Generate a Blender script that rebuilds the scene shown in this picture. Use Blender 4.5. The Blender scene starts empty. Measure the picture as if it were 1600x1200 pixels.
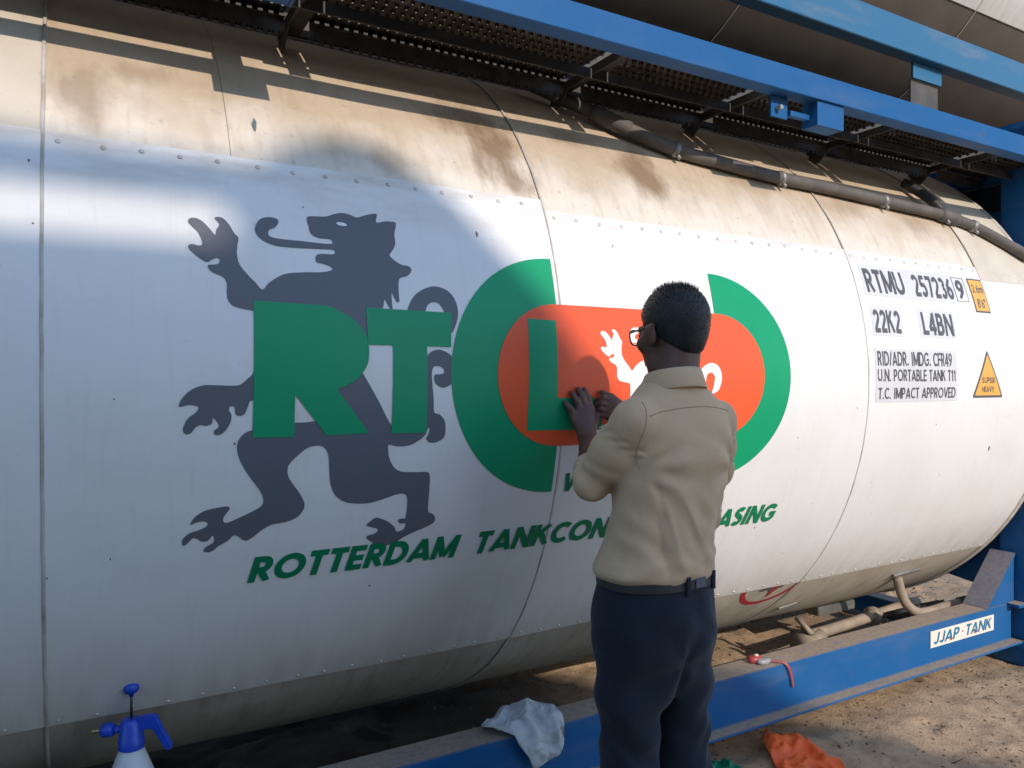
import bpy, bmesh, math, random
import numpy as np
from mathutils import Vector, Matrix, noise as mnoise

sc = bpy.context.scene
random.seed(7)
rng = np.random.default_rng(7)

# ---------------------------------------------------------------- camera
cam = bpy.data.cameras.new("camera"); cam_o = bpy.data.objects.new("camera", cam)
sc.collection.objects.link(cam_o)
cam.sensor_width = 36.0; cam.lens = 27.0
cam.clip_start = 0.05; cam.clip_end = 2000
YAW = math.atan(1200 / 2075.0)
cam_o.location = (0.0, -3.0, 1.36)
cam_o.rotation_euler = (math.pi / 2 - 0.005, 0, -YAW)
sc.camera = cam_o

# ---------------------------------------------------------------- sky, sun, exposure
SUN_SLOPE = 0.50
ELEV = math.atan(SUN_SLOPE)
w = bpy.data.worlds.new("World"); sc.world = w; w.use_nodes = True
nt = w.node_tree; nt.nodes.clear()
sky = nt.nodes.new("ShaderNodeTexSky"); sky.sky_type = 'NISHITA'; sky.sun_disc = False
sky.sun_elevation = ELEV; sky.sun_rotation = math.radians(180)
sky.air_density = 1.0; sky.dust_density = 0.4; sky.ozone_density = 3.2
bg = nt.nodes.new("ShaderNodeBackground"); bg.inputs[1].default_value = 0.15
wo = nt.nodes.new("ShaderNodeOutputWorld")
nt.links.new(sky.outputs[0], bg.inputs[0]); nt.links.new(bg.outputs[0], wo.inputs[0])
sun = bpy.data.lights.new("sun", 'SUN'); sun.energy = 2.0; sun.angle = math.radians(0.45)
sun.color = (1.0, 0.88, 0.76)
sun_o = bpy.data.objects.new("sun", sun); sc.collection.objects.link(sun_o)
sun_o.location = (0, -20, 12)
sun_o.rotation_euler = Vector((0.0, 1.0, -SUN_SLOPE)).to_track_quat('-Z', 'Y').to_euler()
vs = sc.view_settings
vs.view_transform = 'Standard'; vs.look = 'None'; vs.exposure = 0.86; vs.gamma = 1.0
vs.use_curve_mapping = False

# ---------------------------------------------------------------- helpers
COL = sc.collection
def empty(name, loc, label=None, cat=None, group=None):
    o = bpy.data.objects.new(name, None); COL.objects.link(o); o.location = loc
    o.empty_display_size = 0.2
    if label: o["label"] = label
    if cat: o["category"] = cat
    if group: o["group"] = group
    return o
def tag(o, label=None, cat=None, group=None, kind=None):
    if label: o["label"] = label
    if cat: o["category"] = cat
    if group: o["group"] = group
    if kind: o["kind"] = kind
    return o
def base_of(p):
    while p is not None and p.parent is not None: p = p.parent
    return Vector(p.location) if p is not None else Vector((0, 0, 0))
def link_mesh(name, me, mat, parent=None, smooth=False):
    if mat: me.materials.append(mat)
    if smooth: me.polygons.foreach_set("use_smooth", [True] * len(me.polygons))
    o = bpy.data.objects.new(name, me); COL.objects.link(o)
    if parent is not None: o.parent = parent
    return o
def obj(name, verts, faces, mat, parent=None, smooth=False, uv=None):
    """verts in world metres; stored relative to the thing's base"""
    b = np.array(base_of(parent))
    v = np.asarray(verts, dtype=float).reshape(-1, 3) - b
    me = bpy.data.meshes.new(name)
    me.from_pydata([tuple(p) for p in v], [], [tuple(int(i) for i in f) for f in faces]); me.update()
    if uv is not None:
        ul = me.uv_layers.new(name="xs")
        idx = np.empty(len(me.loops), dtype=np.int32); me.loops.foreach_get("vertex_index", idx)
        ul.data.foreach_set("uv", np.asarray(uv, dtype=float)[idx].ravel())
    return link_mesh(name, me, mat, parent, smooth)
class MB:
    def __init__(s): s.v = []; s.f = []
    def add(s, vs, fs):
        n = len(s.v); s.v += [tuple(p) for p in vs]; s.f += [tuple(i + n for i in f) for f in fs]; return s
    def box(s, x0, x1, y0, y1, z0, z1):
        return s.add([(x0,y0,z0),(x1,y0,z0),(x1,y1,z0),(x0,y1,z0),(x0,y0,z1),(x1,y0,z1),(x1,y1,z1),(x0,y1,z1)],
                     [(0,3,2,1),(4,5,6,7),(0,1,5,4),(1,2,6,5),(2,3,7,6),(3,0,4,7)])
    def prism(s, pts, axis, a0, a1):
        """2D outline extruded along an axis: axis 0 -> pts are (y,z); 1 -> (x,z); 2 -> (x,y)"""
        n = len(pts)
        def mk(p, a):
            return [(a, p[0], p[1]), (p[0], a, p[1]), (p[0], p[1], a)][axis]
        vs = [mk(p, a0) for p in pts] + [mk(p, a1) for p in pts]
        fs = [tuple(range(n)), tuple(range(2 * n - 1, n - 1, -1))]
        fs += [(i, i + n, (i + 1) % n + n, (i + 1) % n) for i in range(n)]
        return s.add(vs, fs)
    def tube(s, path, r, n=12, caps=True):
        P = [Vector(p) for p in path]; R = r if hasattr(r, "__len__") else [r] * len(P)
        rings = []; up = Vector((0.13, 0.21, 0.97))
        for i, p in enumerate(P):
            t = (P[min(i + 1, len(P) - 1)] - P[max(i - 1, 0)]).normalized()
            a = t.cross(up)
            if a.length < 1e-3: a = t.cross(Vector((1, 0, 0)))
            a.normalize(); b2 = t.cross(a).normalized(); up = a.cross(t) if False else up
            rings.append([p + (a * math.cos(k * 2 * math.pi / n) + b2 * math.sin(k * 2 * math.pi / n)) * R[i] for k in range(n)])
        vs = [q for rg in rings for q in rg]; fs = []
        for i in range(len(P) - 1):
            for k in range(n):
                k2 = (k + 1) % n
                fs.append((i * n + k, i * n + k2, (i + 1) * n + k2, (i + 1) * n + k))
        if caps:
            fs.append(tuple(range(n - 1, -1, -1))); fs.append(tuple((len(P) - 1) * n + k for k in range(n)))
        return s.add(vs, fs)
    def lathe(s, prof, centre, n=24, sx=1.0, sy=1.0):
        cx, cy, cz = centre; vs = []; fs = []
        for r, z in prof:
            for k in range(n):
                a = 2 * math.pi * k / n; vs.append((cx + r * sx * math.cos(a), cy + r * sy * math.sin(a), cz + z))
        for i in range(len(prof) - 1):
            for k in range(n):
                k2 = (k + 1) % n; fs.append((i * n + k, i * n + k2, (i + 1) * n + k2, (i + 1) * n + k))
        fs.append(tuple(range(n - 1, -1, -1))); fs.append(tuple((len(prof) - 1) * n + k for k in range(n)))
        return s.add(vs, fs)
    def obj(s, name, mat, parent=None, smooth=False, bevel=0.0):
        o = obj(name, s.v, s.f, mat, parent, smooth)
        if bevel > 0:
            bm = bmesh.new(); bm.from_mesh(o.data)
            bmesh.ops.bevel(bm, geom=bm.edges[:], offset=bevel, segments=2, affect='EDGES', clamp_overlap=True)
            bmesh.ops.recalc_face_normals(bm, faces=bm.faces[:])
            bm.to_mesh(o.data); bm.free()
        return o
def bezier_path(pts, n=8):
    """Catmull-Rom through 3D points"""
    P = [np.array(p, float) for p in pts]; P = [2 * P[0] - P[1]] + P + [2 * P[-1] - P[-2]]; out = []
    for i in range(1, len(P) - 2):
        for k in range(n):
            t = k / n; a, b, c, d = P[i - 1], P[i], P[i + 1], P[i + 2]
            out.append(tuple(0.5 * ((2 * b) + (c - a) * t + (2 * a - 5 * b + 4 * c - d) * t * t + (3 * b - a - 3 * c + d) * t ** 3)))
    out.append(tuple(P[-2])); return out

# ---------------------------------------------------------------- materials
def nodes_of(name):
    m = bpy.data.materials.new(name); m.use_nodes = True; t = m.node_tree; t.nodes.clear()
    out = t.nodes.new("ShaderNodeOutputMaterial"); p = t.nodes.new("ShaderNodeBsdfPrincipled")
    t.links.new(p.outputs[0], out.inputs[0]); return m, t, p
def N(t, typ, **kw):
    n = t.nodes.new(typ)
    for k, v in kw.items():
        if k.startswith("i_"):
            key = k[2:]; key = int(key) if key.isdigit() else key.replace("_", " ")
            n.inputs[key].default_value = v
        else: setattr(n, k, v)
    return n
def rgba(c): return (c[0], c[1], c[2], 1.0)
def noise_fac(t, vec, scale, lo, hi, detail=6.0, rough=0.6, stretch=None, dist=0.0):
    if stretch:
        mp = N(t, "ShaderNodeMapping"); mp.inputs["Scale"].default_value = stretch
        t.links.new(vec, mp.inputs[0]); vec = mp.outputs[0]
    n = N(t, "ShaderNodeTexNoise", i_Scale=scale, i_Detail=detail, i_Roughness=rough, i_Distortion=dist)
    t.links.new(vec, n.inputs["Vector"])
    r = N(t, "ShaderNodeMapRange", clamp=True); r.inputs[1].default_value = lo; r.inputs[2].default_value = hi
    t.links.new(n.outputs[0], r.inputs[0]); return r.outputs[0]
def mix(t, fac, a, b):
    m = N(t, "ShaderNodeMix", data_type='RGBA')
    for i, x in ((0, fac), (6, a), (7, b)):
        if isinstance(x, (int, float)): m.inputs[i].default_value = x
        elif isinstance(x, tuple): m.inputs[i].default_value = rgba(x)
        else: t.links.new(x, m.inputs[i])
    return m.outputs[2]
def math_n(t, op, a, b=None, c=None, clamp=False):
    m = N(t, "ShaderNodeMath", operation=op, use_clamp=clamp)
    for i, x in enumerate((a, b, c)):
        if x is None: continue
        if isinstance(x, (int, float)): m.inputs[i].default_value = x
        else: t.links.new(x, m.inputs[i])
    return m.outputs[0]
def bump(t, p, vec, scale, strength, dist=0.01, detail=6.0, stretch=None):
    if stretch:
        mp = N(t, "ShaderNodeMapping"); mp.inputs["Scale"].default_value = stretch
        t.links.new(vec, mp.inputs[0]); vec = mp.outputs[0]
    n = N(t, "ShaderNodeTexNoise", i_Scale=scale, i_Detail=detail, i_Roughness=0.6)
    t.links.new(vec, n.inputs["Vector"])
    b = N(t, "ShaderNodeBump"); b.inputs["Strength"].default_value = strength; b.inputs["Distance"].default_value = dist
    t.links.new(n.outputs[0], b.inputs["Height"]); t.links.new(b.outputs[0], p.inputs["Normal"]); return b
def simple(name, col, rough=0.5, metal=0.0, col2=None, scale=8.0, lo=0.4, hi=0.7, bmp=None, spec=0.5, stretch=None, col3=None, scale3=40.0, lo3=0.5, hi3=0.75):
    m, t, p = nodes_of(name)
    tc = N(t, "ShaderNodeTexCoord").outputs["Object"]
    c = rgba(col)
    p.inputs["Base Color"].default_value = c
    p.inputs["Roughness"].default_value = rough; p.inputs["Metallic"].default_value = metal
    p.inputs["Specular IOR Level"].default_value = spec
    if col2:
        f = noise_fac(t, tc, scale, lo, hi, stretch=stretch); cc = mix(t, f, col, col2)
        if col3:
            f3 = noise_fac(t, tc, scale3, lo3, hi3); cc = mix(t, f3, cc, col3)
        t.links.new(cc, p.inputs["Base Color"])
    if bmp: bump(t, p, tc, bmp[0], bmp[1], bmp[2] if len(bmp) > 2 else 0.01)
    return m
def dusty(name, col, dust, rough=0.45, up_lo=0.35, up_hi=0.9, grime=0.35):
    """paint that collects dust on faces that look upward"""
    m, t, p = nodes_of(name)
    tc = N(t, "ShaderNodeTexCoord").outputs["Object"]
    g = N(t, "ShaderNodeNewGeometry"); sx = N(t, "ShaderNodeSeparateXYZ"); t.links.new(g.outputs["True Normal"], sx.inputs[0])
    up = N(t, "ShaderNodeMapRange", clamp=True); up.inputs[1].default_value = up_lo; up.inputs[2].default_value = up_hi
    t.links.new(sx.outputs[2], up.inputs[0])
    f1 = noise_fac(t, tc, 14.0, 0.15, 0.5); up2 = math_n(t, 'MULTIPLY', up.outputs[0], math_n(t, 'MULTIPLY_ADD', f1, 0.35, 0.62), clamp=True)
    c1 = mix(t, noise_fac(t, tc, 5.0, 0.45, 0.75), col, tuple(x * 0.95 + d * 0.05 for x, d in zip(col, dust)))
    c1 = mix(t, math_n(t, 'MULTIPLY', noise_fac(t, tc, 3.0, 0.52, 0.8, stretch=(0.6, 1, 3)), grime), c1, dust)
    c1 = mix(t, math_n(t, 'MULTIPLY', noise_fac(t, tc, 22.0, 0.66, 0.72, detail=8), 0.75), c1, (0.10, 0.055, 0.03))
    c1 = mix(t, math_n(t, 'MULTIPLY', noise_fac(t, tc, 9.0, 0.60, 0.85, stretch=(0.3, 1, 4)), 0.5), c1, tuple(x * 0.55 for x in col))
    c2 = mix(t, noise_fac(t, tc, 60.0, 0.4, 0.7), dust, tuple(x * 0.72 for x in dust))
    t.links.new(mix(t, up2, c1, c2), p.inputs["Base Color"])
    p.inputs['Specular IOR Level'].default_value = 0.3
    r = math_n(t, 'MULTIPLY_ADD', up2, 0.9 - rough, rough); t.links.new(r, p.inputs["Roughness"])
    bump(t, p, tc, 35.0, 0.15, 0.004)
    return m

DUST = (0.34, 0.265, 0.19)
m_blue = dusty("blue_paint", (0.003, 0.092, 0.265), DUST, rough=0.6, grime=0.16)
m_blue2 = dusty("faded_blue_paint", (0.03, 0.135, 0.255), DUST, grime=0.35)
m_belly = simple("dark_belly_sheet", (0.14, 0.115, 0.095), 0.7, 0, (0.10, 0.08, 0.065), 4, 0.35, 0.7)  # darker brown for the upper drum's lower sheets
m_galv = simple("galvanised_steel", (0.36, 0.35, 0.33), 0.5, 0.75, (0.22, 0.20, 0.18), 12, 0.4, 0.7, (60, 0.1, 0.003))
m_grate = simple("dirty_grating_steel", (0.13, 0.115, 0.10), 0.5, 0.6, (0.065, 0.055, 0.045), 20, 0.4, 0.7, (80, 0.2, 0.003))
m_arm = simple("walkway_arm_steel", (0.055, 0.052, 0.05), 0.7, 0.0, (0.10, 0.09, 0.075), 9, 0.45, 0.7, (50, 0.15, 0.004))
m_dark = simple("dark_insulation", (0.05, 0.045, 0.04), 0.8)
m_seam = simple("dirty_seam_sealant", (0.52, 0.49, 0.45), 0.6, 0.0, (0.30, 0.26, 0.21), 9, 0.45, 0.7, (60, 0.2, 0.003))
m_rivet = simple("rivet_metal", (0.62, 0.60, 0.57), 0.4, 0.2, (0.40, 0.36, 0.3), 40, 0.4, 0.7)
m_endshade = simple("painted_end_shade", (0.018, 0.03, 0.05), 0.7, 0, (0.03, 0.04, 0.05), 6)  # shade put into the colour: near-black blue for the frame end
m_hose = simple("grey_rubber_hose", (0.10, 0.088, 0.082), 0.7, 0.0, (0.16, 0.135, 0.11), 14, 0.45, 0.75, (70, 0.2, 0.003))
m_blackrub = simple("black_rubber", (0.03, 0.03, 0.032), 0.6, 0.0, (0.07, 0.062, 0.055), 20, 0.5, 0.8)
m_zinc = simple("zinc_clamp", (0.30, 0.29, 0.28), 0.5, 0.6)
m_pipe = simple("dusty_beige_pipe", (0.36, 0.29, 0.215), 0.6, 0.0, (0.24, 0.19, 0.14), 12, 0.4, 0.7, (50, 0.15, 0.003))

def shell_mat(name, kind):
    """cladding sheet; UV holds (x, arc) in metres"""
    m, t, p = nodes_of(name)
    uvn = N(t, "ShaderNodeUVMap"); uvn.uv_map = "xs"; uv = uvn.outputs[0]
    sp = N(t, "ShaderNodeSeparateXYZ"); t.links.new(uv, sp.inputs[0]); X, S = sp.outputs[0], sp.outputs[1]
    white = (0.77, 0.755, 0.735)
    if kind == "white":
        c = mix(t, noise_fac(t, uv, 3.0, 0.45, 0.85), white, (0.70, 0.675, 0.63))
        c = mix(t, math_n(t, 'MULTIPLY', noise_fac(t, uv, 5.0, 0.55, 0.8, stretch=(9, 0.8, 1)), 0.22), c, (0.50, 0.46, 0.40))
        # scuffs and specks
        c = mix(t, math_n(t, 'MULTIPLY', noise_fac(t, uv, 38.0, 0.70, 0.78, detail=3), 0.5), c, (0.36, 0.33, 0.30))
        # grime along the top and bottom edge of the sheet
        e1 = N(t, "ShaderNodeMapRange", clamp=True); e1.inputs[1].default_value = 0.36; e1.inputs[2].default_value = 0.54; t.links.new(S, e1.inputs[0])
        g1 = math_n(t, 'MULTIPLY', e1.outputs[0], noise_fac(t, uv, 7.0, 0.42, 0.72, stretch=(0.6, 2.5, 1)))
        c = mix(t, math_n(t, 'MULTIPLY', g1, 0.75), c, (0.46, 0.39, 0.31))
        c = mix(t, math_n(t, 'MULTIPLY', noise_fac(t, uv, 16.0, 0.66, 0.74, detail=8, stretch=(0.35, 3.0, 1)), 0.35), c, (0.40, 0.37, 0.34))
        e2 = N(t, "ShaderNodeMapRange", clamp=True); e2.inputs[1].default_value = -0.62; e2.inputs[2].default_value = -0.88; t.links.new(S, e2.inputs[0])
        g2 = math_n(t, 'MULTIPLY', e2.outputs[0], noise_fac(t, uv, 6.0, 0.3, 0.7, stretch=(3, 0.8, 1)))
        c = mix(t, math_n(t, 'MULTIPLY', g2, 0.5), c, (0.46, 0.41, 0.34))
        p.inputs["Roughness"].default_value = 0.36
        b = bump(t, p, uv, 3.2, 0.16, 0.02, detail=4)
    elif kind == "tan":
        tan = (0.53, 0.42, 0.305)
        c = mix(t, noise_fac(t, uv, 4.0, 0.35, 0.7, dist=0.6), tan, (0.45, 0.345, 0.24))
        c = mix(t, math_n(t, 'MULTIPLY', noise_fac(t, uv, 11.0, 0.48, 0.72, dist=1.0), 0.6), c, (0.55, 0.435, 0.31))
        # scrubbed pale strip just above the white sheets
        e = N(t, "ShaderNodeMapRange", clamp=True); e.inputs[1].default_value = 0.76; e.inputs[2].default_value = 0.54
        wob = math_n(t, 'MULTIPLY_ADD', noise_fac(t, uv, 5.0, 0.2, 0.8, stretch=(1.2, 1, 1)), 0.26, S); wob = math_n(t, 'SUBTRACT', wob, 0.13)
        t.links.new(wob, e.inputs[0])
        c = mix(t, math_n(t, 'MULTIPLY', e.outputs[0], 0.92), c, (0.70, 0.635, 0.545))
        c = mix(t, math_n(t, 'MULTIPLY', noise_fac(t, uv, 6.0, 0.50, 0.74, detail=8, stretch=(5, 0.9, 1), dist=0.5), 0.32), c, (0.32, 0.235, 0.155))
        # oily brown stains at known spots (x, arc, radius x, radius s)
        for (cx, cs, rx, rs, k) in ((1.09, 0.72, 0.12, 0.17, 0.9), (1.02, 0.86, 0.12, 0.12, 0.7), (1.66, 0.74, 0.11, 0.15, 0.85), (1.12, 0.60, 0.06, 0.06, 0.5), (0.03, 0.68, 0.07, 0.12, 0.5),
                                    (0.16, 0.78, 0.09, 0.06, 0.4), (1.42, 0.86, 0.12, 0.06, 0.5), (2.2, 0.80, 0.2, 0.07, 0.3), (2.72, 0.74, 0.16, 0.05, 0.3), (3.15, 0.70, 0.12, 0.08, 0.35), (0.75, 0.62, 0.10, 0.06, 0.35)):
            dx = math_n(t, 'DIVIDE', math_n(t, 'SUBTRACT', X, cx), rx); ds = math_n(t, 'DIVIDE', math_n(t, 'SUBTRACT', S, cs), rs)
            d = math_n(t, 'SQRT', math_n(t, 'ADD', math_n(t, 'MULTIPLY', dx, dx), math_n(t, 'MULTIPLY', ds, ds)))
            d = math_n(t, 'ADD', d, math_n(t, 'MULTIPLY_ADD', noise_fac(t, uv, 9.0, 0.1, 0.9, detail=8, stretch=(1.6, 0.7, 1)), 1.6, -0.8))
            f = N(t, "ShaderNodeMapRange", clamp=True); f.inputs[1].default_value = 1.05; f.inputs[2].default_value = 0.35; t.links.new(d, f.inputs[0])
            c = mix(t, math_n(t, 'MULTIPLY', f.outputs[0], k), c, (0.215, 0.135, 0.075))
        c = mix(t, math_n(t, 'MULTIPLY', noise_fac(t, uv, 30.0, 0.62, 0.75), 0.5), c, (0.22, 0.15, 0.09))
        p.inputs["Roughness"].default_value = 0.55
        b = bump(t, p, uv, 3.0, 0.10, 0.02, detail=4)
    elif kind == "pale":
        c = mix(t, noise_fac(t, uv, 5.0, 0.35, 0.75), (0.62, 0.555, 0.46), (0.53, 0.46, 0.365))
        c = mix(t, math_n(t, 'MULTIPLY', noise_fac(t, uv, 26.0, 0.62, 0.75), 0.5), c, (0.30, 0.24, 0.18))
        p.inputs["Roughness"].default_value = 0.5
        b = bump(t, p, uv, 3.0, 0.10, 0.02, detail=4)
    else:   # lower, dust-splashed sheets
        c = mix(t, noise_fac(t, uv, 5.0, 0.35, 0.7), (0.49, 0.445, 0.375), (0.38, 0.335, 0.27))
        c = mix(t, math_n(t, 'MULTIPLY', noise_fac(t, uv, 7.0, 0.5, 0.75, stretch=(4, 0.6, 1)), 0.7), c, (0.24, 0.19, 0.14))
        c = mix(t, math_n(t, 'MULTIPLY', noise_fac(t, uv, 34.0, 0.6, 0.75), 0.6), c, (0.19, 0.15, 0.11))
        p.inputs["Roughness"].default_value = 0.55
        b = bump(t, p, uv, 3.0, 0.12, 0.02, detail=4)
    t.links.new(c, p.inputs["Base Color"])
    return m
m_white = shell_mat("white_cladding", "white"); m_tan = shell_mat("tan_cladding", "tan")
m_pale = shell_mat("cream_cladding", "pale"); m_low = shell_mat("dusty_cladding", "low")
def vinyl(name, col, rough=0.42):
    m, t, p = nodes_of(name); tc = N(t, "ShaderNodeTexCoord").outputs["Object"]
    c = mix(t, noise_fac(t, tc, 4.0, 0.4, 0.8), col, tuple(x * 0.92 for x in col))
    c = mix(t, math_n(t, 'MULTIPLY', noise_fac(t, tc, 60.0, 0.66, 0.76), 0.35), c, tuple(x * 0.7 + 0.08 for x in col))
    t.links.new(c, p.inputs["Base Color"]); p.inputs["Roughness"].default_value = rough; p.inputs["Specular IOR Level"].default_value = 0.3
    bump(t, p, tc, 2.2, 0.08, 0.02, detail=3)
    return m
m_vgreen = vinyl("green_vinyl", (0.002, 0.31, 0.135)); m_vgrey = vinyl("slate_vinyl", (0.125, 0.133, 0.155))
m_vorange = vinyl("orange_vinyl", (0.82, 0.108, 0.034)); m_vwhite = vinyl("white_vinyl", (0.84, 0.83, 0.82))
m_vblack = vinyl("black_vinyl", (0.10, 0.095, 0.105)); m_vyellow = vinyl("amber_vinyl", (0.75, 0.40, 0.085))
m_vred = vinyl("red_vinyl", (0.42, 0.03, 0.045)); m_vgreen2 = vinyl("lettering_green_vinyl", (0.004, 0.20, 0.085))
m_stick = vinyl("greyish_sticker", (0.63, 0.625, 0.635)); m_vteal = vinyl("teal_print", (0.03, 0.16, 0.27)); m_cream = vinyl("cream_plate", (0.74, 0.69, 0.60))

# ================================================================ TANK CONTAINER
R, ZC = 1.215, 1.36
XL, XR = -1.95, 3.86           # cladding ends
FX0, FX1 = -2.06, 4.10          # frame ends
SEAMS = [-0.045, 1.1985, 2.54]
tank = empty("tank_container", (1.0, 0.0, 0.0),
             "white cylindrical tank in a blue frame with green and orange logo, standing on the sand", "tank")
def wob(x, s):
    """slight unevenness of the thin sheet"""
    return 0.0019 * math.sin(3.1 * x + 1.3 * s + 0.6) + 0.0014 * math.sin(7.3 * x - 4.1 * s) * math.cos(2.2 * s) + 0.0006 * math.sin(13 * x + 9 * s)
def on(x, s, off=0.0):
    r = R + off + wob(x, s); a = s / R
    return (x, -r * math.cos(a), ZC + r * math.sin(a))
def panel(name, x0, x1, s0, s1, off, mat, parent, ds=0.035, dx=0.08, thick=0.004):
    nx = max(2, int((x1 - x0) / dx) + 1); ns = max(2, int((s1 - s0) / ds) + 1)
    V = []; UV = []; F = []
    for j in range(ns + 1):
        for i in range(nx + 1):
            x = x0 + (x1 - x0) * i / nx; s = s0 + (s1 - s0) * j / ns
            V.append(on(x, s, off)); UV.append((x, s))
    W = nx + 1
    for j in range(ns):
        for i in range(nx):
            a = j * W + i; F.append((a, a + 1, a + 1 + W, a + W))
    # turned-in edges give the sheet its thickness
    def rim(ids, flip):
        n0 = len(V)
        for k in ids:
            V.append(on(UV[k][0], UV[k][1], off - thick)); UV.append(UV[k])
        for q in range(len(ids) - 1):
            f = (ids[q], ids[q + 1], n0 + q + 1, n0 + q); F.append(f[::-1] if not flip else f)
    rim([i for i in range(W)], False); rim([ns * W + i for i in range(W)], True)
    rim([j * W for j in range(ns + 1)], True); rim([j * W + nx for j in range(ns + 1)], False)
    return obj(name, V, F, mat, parent, smooth=True, uv=UV)
def sharpen(o, ang=35):
    o.data.set_sharp_from_angle(angle=math.radians(ang)); return o
shell_parts = []
# inner drum and dished ends
NS = 96
prof = [(-2.03, 0.2), (-2.02, 0.7), (-1.99, 1.0), (XL, R - 0.012), (XR, R - 0.012), (3.90, 1.0), (3.93, 0.7), (3.94, 0.2)]
V = []; F = []
for x, r in prof:
    for k in range(NS):
        a = 2 * math.pi * k / NS; V.append((x, -r * math.cos(a), ZC + r * math.sin(a)))
for i in range(len(prof) - 1):
    for k in range(NS): F.append((i * NS + k, i * NS + (k + 1) % NS, (i + 1) * NS + (k + 1) % NS, (i + 1) * NS + k))
F.append(tuple(range(NS))); F.append(tuple((len(prof) - 1) * NS + k for k in range(NS)))
shell_parts.append(sharpen(obj("tank_shell", V, F, m_dark, tank, True)))
# sheets: white middle, tan top, dusty lower, per bay; the back of the drum in plain sheets
G = 0.003
bays = [(XL, SEAMS[0]), (SEAMS[0], SEAMS[1]), (SEAMS[1], SEAMS[2]), (SEAMS[2], XR)]
S_LOW, S_TOP = -0.885, 0.515
half = math.pi * R
for bi, (a, b) in enumerate(bays):
    a2, b2 = a + G, b - G
    st = 0.545 if bi == 1 else (0.545 if bi == 0 else 0.508)
    shell_parts.append(sharpen(panel("cladding_panel", a2, b2, S_LOW, st, 0.0025, m_white, tank)))
    shell_parts.append(sharpen(panel("cladding_panel", a2, b2, -half * 0.98, S_LOW + 0.02, -0.0015, m_low, tank)))
    tops = [(a2, b2, m_tan)]
    if bi == 0: tops = [(a2, b2, m_pale)]
    if bi == 1: tops = [(a2, 0.3344, m_tan), (0.3356, b2, m_tan)]
    if bi == 3: tops = [(a2, 3.4194, m_tan)]
    for (p0, p1, mm) in tops:
        shell_parts.append(sharpen(panel("cladding_panel", p0, p1, st - 0.02, half * 0.98, -0.0015, mm, tank)))
    if bi == 3:
        shell_parts.append(sharpen(panel("cladding_panel", 3.4206, b2, 0.443, half * 0.98, 0.0045, m_pale, tank)))
# sealed joints round the drum
for x in SEAMS:
    V = []; F = []; n = 120
    for k in range(n + 1):
        s = -half * 0.6 + (half * 1.3) * k / n
        hw = 0.0042 if x < 0 else 0.0030
        jit = 0.0004 * math.sin(41 * s) + 0.0003 * math.sin(97 * s + 1)
        for dx, off in ((-hw, 0.0), (-hw * 0.7, 0.0026), (hw * 0.7, 0.0026), (hw, 0.0)):
            V.append(on(x + dx + jit, s, off + 0.0015))
    for k in range(n):
        for q in range(3):
            a = k * 4 + q; F.append((a, a + 1, a + 5, a + 4))
    shell_parts.append(obj("seam_band", V, F, m_seam, tank, True))
# end rim trim
V = []; F = []; n = 140
for k in range(n + 1):
    s = -half * 0.95 + 1.9 * half * k / n
    for x, off in ((XR - 0.002, 0.0), (XR - 0.002, 0.010), (XR + 0.022, 0.010), (XR + 0.022, -0.03)):
        V.append(on(x, s, off))
for k in range(n):
    for q in range(3):
        a = k * 4 + q; F.append((a, a + 1, a + 5, a + 4))
shell_parts.append(obj("end_trim", V, F, simple("trim_paint", (0.66, 0.62, 0.56), 0.5, 0, (0.45, 0.38, 0.3), 12), tank, True))
# rivets: too small to pick apart singly, one row object per sheet edge
def rivets(x0, x1, s, step, r):
    mb = MB(); x = x0
    while x < x1:
        jx, js = random.uniform(-.006, .006), random.uniform(-.003, .003)
        c = Vector(on(x + jx, s + js, 0.0022)); a = (s + js) / R
        nrm = Vector((0, -math.cos(a), math.sin(a))); t1 = Vector((1, 0, 0)); t2 = nrm.cross(t1)
        vs = []; n = 8
        for rr, hh in ((1.0, 0.0), (0.85, 0.0022), (0.45, 0.0034)):
            vs += [c + (t1 * math.cos(k * 2 * math.pi / n) + t2 * math.sin(k * 2 * math.pi / n)) * r * rr + nrm * hh for k in range(n)]
        fs = [(i * n + k, i * n + (k + 1) % n, (i + 1) * n + (k + 1) % n, (i + 1) * n + k) for i in range(2) for k in range(n)] + [tuple(2 * n + k for k in range(n))]
        mb.add(vs, fs); x += step
    o = mb.obj("rivet_row", m_rivet, tank, True); o["kind"] = "stuff"; return o
for (a, b), st in zip(bays, (0.545, 0.545, 0.508, 0.508)):
    if a > -1: rivets(a + 0.025, b - 0.02, st - 0.024, 0.082, 0.0065)
    rivets(a + 0.03, b - 0.02, S_LOW + 0.018, 0.078, 0.0048)
rivets(3.45, XR - 0.02, 0.455, 0.07, 0.005)
# small access plate with its bracket low on the shell, and a lower drip lip
mb = MB(); V = [on(3.28, -1.00, 0.012), on(3.47, -0.985, 0.012), on(3.47, -1.0, 0.012), on(3.28, -1.015, 0.012)]
mb.add(V + [on(3.28, -1.00, 0.0), on(3.47, -0.985, 0.0), on(3.47, -1.0, 0.0), on(3.28, -1.015, 0.0)], [(0, 1, 2, 3), (0, 4, 5, 1), (3, 2, 6, 7), (0, 3, 7, 4), (1, 5, 6, 2)])
mb.obj("drip_lip", m_galv, tank)
mb = MB(); mb.tube([on(2.62, -1.12, 0.006), on(2.70, -1.085, 0.006)], 0.005, 6); mb.obj("drip_lip", m_galv, tank)

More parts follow.
